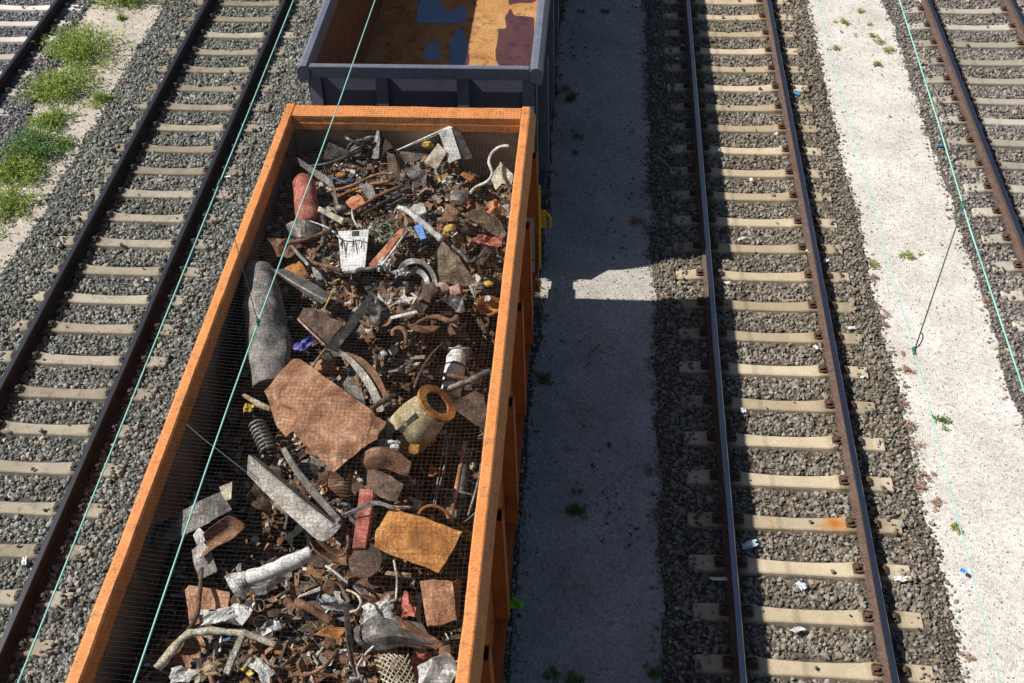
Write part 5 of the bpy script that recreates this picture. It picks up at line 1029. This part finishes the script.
sheet("torn_sheet", [[(-2.947,4.694,2.760),(-2.835,4.700,2.820),(-2.720,4.706,2.820)],[(-2.867,4.610,2.720),(-2.775,4.609,2.760),(-2.697,4.632,2.760)],[(-2.798,4.532,2.640),(-2.745,4.573,2.700),(-2.691,4.623,2.700)]], 'silver', "torn silvery sheet at the left end of the white pipe", "metal sheet", "the torn silvery sheet", .006, .025, 8)
sheet("torn_flap", [[(-2.701,4.597,2.740),(-2.578,4.635,2.780),(-2.442,4.677,2.800),(-2.399,4.638,2.760)],[(-2.689,4.581,2.660),(-2.577,4.600,2.700),(-2.474,4.656,2.740),(-2.439,4.633,2.720)]], 'silver', "ragged silvery flap under the white pipe", "metal sheet", None, .006, .025, 8)
plate("brown_tile", [(-3.251,4.571,2.720),(-3.218,4.601,2.750),(-2.860,4.549,2.760),(-2.867,4.412,2.680),(-3.155,4.295,2.620)], 'rust_pk', "brown rusty square plate above the crumpled cloth", "steel plate", "the brown square plate", .01, .006)
pipe("dark_red_rod", [(-3.110,4.698,2.860),(-3.078,4.506,2.840),(-3.056,4.304,2.800),(-3.122,4.129,2.760),(-3.213,4.002,2.700)], [.018, .022, .026, .03], 'rust_dk', "dark red bent rod lying over the brown square plate", "metal rod", "the dark red rod", .004)
lump("crumpled_cloth", (-2.916,4.350,2.720), .19, .10, .06, 'rag', "pale crumpled cloth over the V of cream pipes", "cloth", "the crumpled cloth", .6, 10, .2)
lump("pale_sheet", (-2.756,4.383,2.740), .10, .07, .04, 'rag', "bluish white crumpled sheet right of the pale cloth", "plastic sheet", None, .6, 10, .2)
prism("white_tile", [(-2.778,4.391,2.800),(-2.737,4.409,2.820),(-2.627,4.357,2.780),(-2.692,4.261,2.740),(-2.747,4.300,2.760)], .012, 'white', "clean white tile standing beside the pale cloth", "tile", "the white tile", .002, .001)
pipe("cream_pipe", [(-3.280,3.879,2.700),(-3.239,3.947,2.720),(-3.163,4.049,2.760),(-3.073,4.136,2.800),(-2.898,4.171,2.800),(-2.695,4.176,2.780),(-2.540,4.164,2.740),(-2.396,4.133,2.700)], [.04, .042, .038, .035, .032, .032], 'cream', "bent cream pipe across the lower left corner", "pipe", "the bent cream pipe", .006)
prism("slat_bar", [(-2.682,4.175,2.800),(-2.626,4.143,2.800),(-2.690,3.841,2.740),(-2.750,3.863,2.740)], .025, 'grey', "grey slat slanting down from the bent cream pipe", "bar", "the slanting slat")
for a, lb in (((-2.553,4.307,2.720), "open tin ring right of the white tile, lower one"), ((-2.614,4.457,2.720), "open tin ring right of the white tile, upper one")):
    c = Vector(a); pipe("tin_ring", [c, c + Vector((.02, -.03, .07))], .058, 'rust_br' if 'lower' in lb else 'grey', lb, "tin", None, .004, 20, 16, 0, .006)
lump("silver_foil", (-2.467,4.264,2.740), .11, .05, .03, 'silver', "crumpled silver foil right of the tin rings", "foil", "the silver foil", .7, 12, .5)
pipe("brown_cylinder", [(-2.287,4.475,2.780),(-2.163,4.407,2.800),(-1.976,4.324,2.760)], .042, 'rust_br', "short brown cylinder in the lower middle of the heap", "cylinder", "the short brown cylinder", .006)
prism("grey_bracket", [(-2.282,4.488,2.820),(-2.269,4.510,2.830),(-2.111,4.607,2.820),(-2.107,4.574,2.800)], .03, 'rag', "light grey bracket above the short brown cylinder", "bracket")
prism("brown_wedge", [(-2.095,4.571,2.820),(-2.069,4.662,2.840),(-1.996,4.651,2.820),(-2.010,4.548,2.760)], .05, 'rust_br', "small brown wedge right of the light grey bracket", "wedge")
prism("rust_brick_box", [(-2.096,4.203,2.760),(-2.019,4.246,2.800),(-1.839,4.250,2.780),(-1.904,4.181,2.740)], .11, 'rust_or', "boxy rust coloured block near the bottom of the photo", "steel box", "the rust coloured box")
pipe("rusty_angle", [(-2.217,3.878,2.720),(-2.082,3.884,2.740),(-1.979,3.929,2.760),(-1.930,3.998,2.760),(-1.883,4.086,2.760)], .022, 'rust_br', "rusty bent bar below the rust coloured box", "bar", "the rusty bent bar", .006)
prism("rust_beam", [(-2.021,4.046,2.740),(-1.983,4.072,2.760),(-1.782,4.034,2.740),(-1.803,3.987,2.700)], .05, 'rust_br', "short rusty beam right of the rusty bent bar", "beam")
sheet("sickle_blade", [[(-1.880,4.389,2.840),(-1.820,4.177,2.880),(-1.759,3.996,2.860),(-1.700,3.860,2.780)],[(-1.846,4.412,2.820),(-1.788,4.195,2.850),(-1.735,4.014,2.830),(-1.694,3.865,2.770)]], 'grey_dk', "tall dark sickle shaped blade near the bottom", "steel blade", "the sickle blade", .014)
sheet("half_pipe", [[(-1.815,4.337,2.660),(-1.662,4.368,2.760),(-1.476,4.375,2.780),(-1.265,4.368,2.720)],[(-1.750,4.192,2.720),(-1.578,4.204,2.840),(-1.390,4.205,2.840),(-1.165,4.213,2.740)],[(-1.678,4.165,2.620),(-1.521,4.138,2.700),(-1.363,4.153,2.720),(-1.106,4.200,2.660)]], 'grey', "crushed dark grey half pipe at the lower right", "half pipe", "the crushed half pipe", .012, .03, 6)
plate("half_pipe_fin", [(-1.483,4.357,2.840),(-1.406,4.332,2.860),(-1.082,4.223,2.700),(-1.134,4.179,2.680),(-1.316,4.177,2.760)], 'rust_br', "brown fin along the top of the crushed half pipe", "steel sheet", None, .01, .015)
for k, pts in enumerate((((-1.561,4.007,2.720),(-1.616,4.069,2.740),(-1.655,4.010,2.720),(-1.698,3.953,2.680),(-1.725,3.912,2.660)),)):
    pipe("white_cable", [(-1.608,4.135,2.760),(-1.676,4.057,2.740),(-1.718,3.964,2.720),(-1.694,3.901,2.700),(-1.767,3.899,2.680)], .012, 'rag', "white cable hanging from the crushed half pipe", "cable", None)
bm = bmesh.new(); plate_bm(bm, [(-1.336,4.770,2.700),(-1.201,4.771,2.740),(-1.061,4.763,2.720),(-1.015,4.487,2.600),(-1.142,4.446,2.580),(-1.245,4.422,2.580)], .01, .02, 4)
rs = done(bm, "rust_board", M['rust_pk'], "rust coloured square sheet by the right rim at the bottom", "steel sheet", "the rust coloured sheet")
bm = bmesh.new(); plate_bm(bm, [(-1.061,4.763,2.720),(-1.009,4.844,2.640),(-1.000,4.591,2.500),(-1.015,4.487,2.600)], .01, .006); childof(bm, "side_flap", M['rust_br'], rs)
bm = bmesh.new()
def gm(u, v): a, b_, c, d = [Vector(q) for q in ((-1.590,4.039,2.720),(-1.330,4.086,2.800),(-1.187,3.844,2.660),(-1.511,3.784,2.580))]; return a.lerp(b_, u).lerp(d.lerp(c, u), v) + Vector((0, 0, .05 * math.sin(u * 5) + .02 * math.sin(v * 7)))
for k in range(15):
    q = [gm(k / 7 - 1 + t / 6, t / 6) for t in range(7) if -.001 <= k / 7 - 1 + t / 6 <= 1.001]
    if len(q) > 1: tube_bm(bm, q, .007, 5)
    q = [gm(k / 7 - t / 6, t / 6) for t in range(7) if 0 <= k / 7 - t / 6 <= 1.001]
    if len(q) > 1: tube_bm(bm, q, .007, 5)
done(bm, "wire_grille", M['cream'], "bent tan wire grille at the bottom of the photo", "wire grille", "the wire grille")
bm = bmesh.new(); plate_bm(bm, [(-1.252,4.009,2.700),(-1.125,4.041,2.780),(-1.004,4.079,2.800),(-0.942,4.018,2.700),(-0.994,3.875,2.620),(-1.224,3.862,2.620)], .012, .025, 5); done(bm, "crushed_box", M['silver'], "crushed pinkish grey box right of the wire grille", "box", "the crushed box")
lump("red_chips", (-1.428,4.616,2.560), .07, .12, .05, 'red', "cluster of red plastic chips left of the rust coloured sheet", "plastic", "the red chips", .8, 14, .3)
prism("wood_plank", [(-1.654,4.848,2.640),(-1.631,4.875,2.660),(-1.422,4.870,2.640),(-1.431,4.847,2.600)], .02, 'wood', "light brown plank under the bright orange plate", "plank")
lump("fur_rag", (-1.642,4.525,2.600), .15, .10, .05, 'rag', "bluish grey fluffy rag above the crushed half pipe", "rag", "the fluffy rag", .8, 14, .3)
pipe("light_rod", [(-1.580,4.959,2.700),(-1.535,4.794,2.660),(-1.527,4.643,2.600)], .012, 'silver', "thin grey rod hanging down from the bright orange plate", "metal rod")
pipe("blue_rod", [(-2.112,4.808,2.800),(-2.017,4.747,2.800),(-1.911,4.683,2.760)], .014, 'pale' if 'pale' in M else 'silver', "thin bluish rod left of the dark disc", "metal rod")
pipe("curl_wire", [(-1.913,4.630,2.740),(-1.824,4.573,2.780),(-1.771,4.503,2.780),(-1.795,4.441,2.760),(-1.861,4.431,2.740)], .012, 'cream', "curled cream wire below the dark disc", "wire")
for a, b_, mt, lb in (((-2.500,3.950,2.760), (-2.385,3.827,2.720), 'rag', "thin white stick at the bottom left of the rusty bent bar"), ((-2.467,4.011,2.760), (-2.268,3.811,2.700), 'rust_pk', "thin pink stick at the bottom left of the rusty bent bar"), ((-2.588,3.905,2.740), (-2.539,3.981,2.760), 'rag', "short bluish stick at the bottom beside the slanting slat")):
    pipe("thin_stick", [a, b_], .016, mt, lb, "stick")
for k, (a, mt, lb) in enumerate((((-2.897,3.875,2.700), 'cream', "cream paper scrap at the bottom left corner of the heap"), ((-2.837,3.891,2.740), 'wood', "orange tan scrap beside the cream paper scrap"), ((-3.083,3.852,2.660), 'rag', "white splintered board at the bottom left of the heap"), ((-2.442,3.903,2.760), 'rag', "white plaster lump at the bottom left centre"))):
    lump("pale_scrap", a, .11, .06, .04, mt, lb, "scrap", None, .8, 12, rnd.uniform(-1, 1))

# smaller pieces filling the heap, each its own object
NICE = {'rust_or': 'orange rusty', 'rust_br': 'brown rusty', 'rust_pk': 'pinkish rusty', 'rust_dk': 'dark rusty', 'grey': 'grey', 'grey_dk': 'dark grey', 'black': 'black', 'silver': 'silvery', 'cream': 'cream', 'red': 'red', 'blue': 'blue', 'yellow': 'yellow', 'wood': 'wooden', 'rag': 'whitish', 'redor': 'orange red', 'soil': 'earthy'}
WT = [('rust_or', 7), ('rust_br', 28), ('rust_pk', 7), ('rust_dk', 22), ('grey', 11), ('grey_dk', 14), ('black', 4), ('silver', 5), ('cream', 5), ('red', 3), ('blue', 1), ('yellow', 1), ('wood', 6), ('rag', 6), ('redor', 2), ('soil', 7)]
used = set()
def generic(x, y, s, kind, mk):
    bm = bmesh.new(); z = Hq(x, y) + s * .12
    if kind == 'plate':
        n = rnd.choice((4, 5, 6)); a0 = rnd.uniform(0, 6); pts = [Vector((s * .5 * rnd.uniform(.6, 1.1) * math.cos(a0 + i * 6.283 / n), s * .38 * rnd.uniform(.6, 1.1) * math.sin(a0 + i * 6.283 / n), 0)) for i in range(n)]
        plate_bm(bm, pts, rnd.uniform(.005, .012), s * .09, 9, 2)
    elif kind == 'bar':
        L, w_, h = s * rnd.uniform(.7, 1.1), rnd.uniform(.02, .045), rnd.uniform(.01, .03)
        prism_bm(bm, [Vector(q) for q in ((-L / 2, -w_ / 2, 0), (L / 2, -w_ / 2, 0), (L / 2, w_ / 2, 0), (-L / 2, w_ / 2, 0))], h, .003, .006)
    elif kind == 'pipe':
        L = s * rnd.uniform(.7, 1.1); k = rnd.uniform(-.25, .25) * L
        tube_bm(bm, [Vector((-L / 2, 0, 0)), Vector((-L / 6, k * .6, k * .2)), Vector((L / 4, k, -k * .2)), Vector((L / 2, k * .2, 0))], rnd.uniform(.008, .03), 9, 4, True, .004)
    elif kind == 'angle iron':
        L, w_ = s * rnd.uniform(.8, 1.2), rnd.uniform(.03, .06)
        sheet_bm(bm, [[Vector((-L / 2, -w_, -w_ * .5)), Vector((L / 2, -w_, -w_ * .5))], [Vector((-L / 2, 0, w_ * .5)), Vector((L / 2, 0, w_ * .5))], [Vector((-L / 2, w_, -w_ * .5)), Vector((L / 2, w_, -w_ * .5))]], .006, .006)
    elif kind == 'curl':
        R0 = s * .35; a1 = rnd.uniform(2.5, 4.6); w_ = rnd.uniform(.03, .08)
        rows = [[Vector((R0 * math.cos(a), v, R0 * math.sin(a))) for a in [a1 * i / 6 for i in range(7)]] for v in (-w_, w_)]
        sheet_bm(bm, rows, .006, .008)
    elif kind == 'lump':
        bmesh.ops.create_icosphere(bm, subdivisions=2, radius=s * .3); k = Vector((rnd.uniform(0, 60),) * 3)
        for v in bm.verts: v.co *= 1 + .6 * noise.noise(v.co * (7 / s * .3) + k); v.co.z *= .6
    elif kind == 'block':
        a, b_ = s * .3, s * rnd.uniform(.15, .3); prism_bm(bm, [Vector(q) for q in ((-a, -b_, 0), (a, -b_, 0), (a, b_, 0), (-a, b_, 0))], s * rnd.uniform(.15, .35), .006, .008)
    elif kind == 'wire':
        L = s * rnd.uniform(1.4, 2.4); a0 = rnd.uniform(0, 6)
        tube_bm(bm, [Vector((L * (t - .5), L * .22 * math.sin(a0 + t * 5), L * .10 * math.sin(2 * a0 + t * 7))) for t in (0, .2, .4, .6, .8, 1)], rnd.uniform(.004, .008), 6, 4)
    elif kind == 'channel iron':
        L, w_ = s * rnd.uniform(.9, 1.4), rnd.uniform(.025, .05)
        for y0 in (-w_, w_): prism_bm(bm, [Vector(q) for q in ((-L / 2, y0 - .005, w_), (L / 2, y0 - .005, w_), (L / 2, y0 + .005, w_), (-L / 2, y0 + .005, w_))], w_ * 1.5, .001, .004)
        prism_bm(bm, [Vector(q) for q in ((-L / 2, -w_ - .004, 0), (L / 2, -w_ - .004, 0), (L / 2, w_ + .004, 0), (-L / 2, w_ + .004, 0))], .008, .001, .004)
    elif kind == 'sprocket':
        n = 14; R0 = s * .34; prism_bm(bm, [Vector((R0 * (1 if i % 4 < 2 else .82) * math.cos(i * 6.283 / (n * 4 // 2)), R0 * (1 if i % 4 < 2 else .82) * math.sin(i * 6.283 / (n * 4 // 2)), 0)) for i in range(n * 2)], s * .1, 0, .002)
        tube_bm(bm, [Vector((0, 0, -s * .12)), Vector((0, 0, s * .09))], R0 * .3, 10)
    elif kind == 'torn sheet':
        nr, nc = 4, 4; rows = [[Vector(((j / (nc - 1) - .5) * s * 1.2 + rnd.gauss(0, s * .09), (i / (nr - 1) - .5) * s * .8 + rnd.gauss(0, s * .09), rnd.gauss(0, s * .13))) for j in range(nc)] for i in range(nr)]
        sheet_bm(bm, rows, .005, .01, 14, 2)
    elif kind == 'ring':
        R0 = s * .32; tube_bm(bm, [Vector((R0 * math.cos(a), R0 * math.sin(a), 0)) for a in [6.2 * i / 18 for i in range(19)]], s * .06, 8)
    for v in bm.verts:
        if v.co.length > max(1.3 * s, .2) and kind != 'wire': v.co *= max(1.3 * s, .2) / v.co.length
    rot = Matrix.Rotation(rnd.uniform(0, 6.283), 3, 'Z') @ Matrix.Rotation(rnd.gauss(0, .45), 3, 'X') @ Matrix.Rotation(rnd.gauss(0, .55), 3, 'Y')
    for v in bm.verts: v.co = rot @ v.co + Vector((x, y, z))
    zm = max(v.co.z for v in bm.verts); lim = 2.95
    if zm > lim:
        for v in bm.verts: v.co.z -= zm - lim
    xa = min(v.co.x for v in bm.verts); xb = max(v.co.x for v in bm.verts); yb = max(v.co.y for v in bm.verts)
    dx = max(0, ix0 + .02 - xa) - max(0, xb - ix1 + .02); dy = -max(0, yb - iy1 + .02)
    for v in bm.verts: v.co.x += dx; v.co.y += dy
    near = sorted(LAND, key=lambda l: (l[1].xy - Vector((x, y))).length)
    size = 'small' if s < .17 else 'mid sized' if s < .26 else 'large'
    lab = None
    for l in near[:6]:
        d = Vector((x, y)) - l[1].xy
        rel = ('right of' if d.x > 0 else 'left of') if abs(d.x) > abs(d.y) else ('above' if d.y > 0 else 'below')
        q = f"{size} {NICE[mk]} {kind} {rel} {l[0]}"
        if q not in used and kind not in l[0]: lab = q; break
    if not lab: bm.free(); return False
    used.add(lab)
    finish({'wire': 'bent_wire', 'channel iron': 'channel_iron', 'sprocket': 'sprocket', 'torn sheet': 'torn_sheet', 'angle iron': 'angle_iron', 'plate': 'scrap_plate', 'bar': 'scrap_bar', 'pipe': 'scrap_pipe', 'curl': 'metal_curl', 'lump': 'scrap_lump', 'block': 'scrap_block', 'ring': 'metal_ring'}[kind], bm, M[mk])
    o = COL.objects[-1]; tag(o, lab, kind if kind != 'curl' else 'metal curl', "small scrap pieces in the orange wagon"); return True
KINDS = [('plate', 24), ('torn sheet', 26), ('bar', 22), ('pipe', 10), ('wire', 12), ('angle iron', 10), ('channel iron', 8), ('curl', 9), ('lump', 2), ('block', 8), ('ring', 3), ('sprocket', 3)]
cnt = 0; tries = 0
while cnt < 760 and tries < 16000:
    tries += 1; rnd.seed(5000 + tries)
    x = rnd.uniform(ix0 + .1, ix1 - .1); y = rnd.uniform(3.3, iy1 - .1) if rnd.random() < .94 else rnd.uniform(1.5, 3.3)
    s = min(.40, rnd.lognormvariate(math.log(.165), .42))
    inside = [l for l in LAND if (l[1].xy - Vector((x, y))).length < l[2] * .62]
    if inside and rnd.random() < .6: continue
    if Hq(x, y) < 2.0 and rnd.random() < .6: continue
    mk = rnd.choices([a for a, b_ in WT], [b_ for a, b_ in WT])[0]; kind = rnd.choices([a for a, b_ in KINDS], [b_ for a, b_ in KINDS])[0]
    if mk in ('soil', 'rag', 'wood') and kind in ('ring', 'curl', 'pipe', 'angle iron', 'channel iron', 'sprocket', 'wire'): kind = 'lump' if mk != 'wood' else 'bar'
    if mk in ('silver', 'rag', 'cream', 'blue', 'yellow'): s = min(s, .19)
    if generic(x, y, s, kind, mk): cnt += 1
# the finest chips
def chips(n, mats, label, seed, smin, smax, thr):
    g = np.random.default_rng(seed); k = 0; V = []; F = []
    x = g.uniform(ix0 + .03, ix1 - .03, n); y = g.uniform(2., iy1 - .03, n)
    for a, b_ in zip(x, y):
        h = Hq(a, b_)
        if h < 2.05 and g.random() < .75: continue
        if fnoise(a, b_, 2.2, seed) + .35 * fnoise(a, b_, 7, seed) < thr: continue
        s = g.uniform(smin, smax) * (1 if g.random() < .85 else 1.8); L = s * g.uniform(.8, 2.4) ; W_ = s * g.uniform(.25, .8); T = s * g.uniform(.06, .3)
        q = Matrix.Rotation(g.uniform(0, 6.28), 3, 'Z') @ Matrix.Rotation(g.normal(0, .55), 3, 'X') @ Matrix.Rotation(g.normal(0, .45), 3, 'Y')
        c = np.array([a, b_, h - .05 + .07 * fnoise(a, b_, 5, 2) + .05 * fnoise(a, b_, 13, 6) + g.uniform(0, .035)])
        v = (CUBE + g.uniform(-.22, .22, (8, 3))) * np.array([L, W_, T]) * .8
        V.append(v @ np.array(q).T + c); F.append(CF + 8 * k); k += 1
    o = from_np("scrap_debris", np.concatenate(V), np.concatenate(F), mats); tag(o, label, "scrap debris", kind='stuff')
m_ch1 = stone_mat("mixed_scrap_chips", [(0, (.05, .035, .03)), (.25, (.16, .09, .055)), (.45, (.24, .14, .085)), (.6, (.30, .165, .08)), (.7, (.19, .18, .165)), (.82, (.10, .095, .09)), (.9, (.42, .38, .32)), (1, (.60, .58, .54))])
m_ch2 = stone_mat("earthy_chips", [(0, (.09, .065, .045)), (.5, (.19, .14, .095)), (1, (.28, .22, .16))])
m_ch3 = stone_mat("coloured_chips", [(0, (.55, .53, .5)), (.3, (.68, .67, .65)), (.45, (.45, .16, .08)), (.6, (.50, .36, .08)), (.72, (.06, .20, .42)), (.85, (.40, .15, .12)), (1, (.30, .36, .26))])
chips(30000, m_ch1, "countless rusty chips and scraps strewn through the orange wagon's load", 11, .022, .078, -.25)
chips(9000, m_ch2, "crumbly brown earth and small stones among the scrap", 12, .012, .03, .02)
chips(3800, m_ch3, "tiny bright plastic and paper bits sprinkled over the scrap", 13, .012, .04, -.1)

# ------------------------------------------------------------------ the net over the load
m_net = plain("net_cord", (.11, .10, .085), .7)
def net_z(x, y):
    u = (x - (XL + XR) / 2) / ((XR - XL) / 2); u = min(1, abs(u)); e = min(1, max(0, (OY1 - .24 - y) / .7))
    return 3.108 - .085 * (1 - u ** 4) * e + .012 * fnoise(x, y, 1.3, 12) * (1 - u ** 4) * e
bm = bmesh.new(); CELL = .043
def strand(pts, r_=.0019):
    prev = None
    for p in pts:
        q = [bm.verts.new(p + Vector(d)) for d in ((-r_, -r_, 0), (r_, -r_, 0), (r_, r_, 0), (-r_, r_, 0))] if False else [bm.verts.new(p + Vector((r_ * c, r_ * s, z_))) for c, s, z_ in ((-1, -1, -r_), (1, 1, -r_), (0, 0, r_ * 1.4))]
        if prev:
            for i in range(3): bm.faces.new((prev[i], prev[(i + 1) % 3], q[(i + 1) % 3], q[i]))
        prev = q
def strand2(pts, axis, r_=.00065):
    prev = None
    for p in pts:
        o2 = Vector((0, r_, 0)) if axis == 'X' else Vector((r_, 0, 0))
        q = [bm.verts.new(p - o2 - Vector((0, 0, r_))), bm.verts.new(p + o2 - Vector((0, 0, r_))), bm.verts.new(p + Vector((0, 0, r_)))]
        if prev:
            for i in range(3): bm.faces.new((prev[i], prev[(i + 1) % 3], q[(i + 1) % 3], q[i]))
        prev = q
nxs = int((XR - XL - .06) / CELL); nys = int((OY1 - .04 - 1.8) / CELL)
def wob(x, y): return Vector((.006 * fnoise(x, y, 2.6, 3), .006 * fnoise(x, y, 2.6, 17), 0))
for i in range(nxs + 1):
    x = XL + .03 + i * CELL
    pts = [Vector((x, 1.8 + t * (OY1 - .04 - 1.8) / 60, 0)) for t in range(61)]
    strand2([Vector((p.x, p.y, net_z(p.x, p.y))) + wob(p.x, p.y) for p in pts], 'Y')
for j in range(nys + 1):
    y = 1.8 + j * CELL
    pts = [Vector((XL + .03 + t * (XR - XL - .06) / 24, y, 0)) for t in range(25)]
    strand2([Vector((p.x, p.y, net_z(p.x, p.y))) + wob(p.x, p.y) for p in pts], 'X')
o = finish("cargo_net", bm, m_net); tag(o, "fine dark net stretched over the scrap and rims of the orange wagon", "net")
bm = bmesh.new(); tube_bm(bm, [(-3.741,6.171,3.080),(-3.689,6.148,3.040),(-3.448,5.968,2.990),(-3.208,5.802,2.970),(-2.959,5.635,2.930), (-2.885,5.620,2.840)], .0035, 6, 4); o = finish("green_cord", bm, m_wdark); tag(o, "dark green cord slack across the shaded left wall of the orange wagon", "cord")
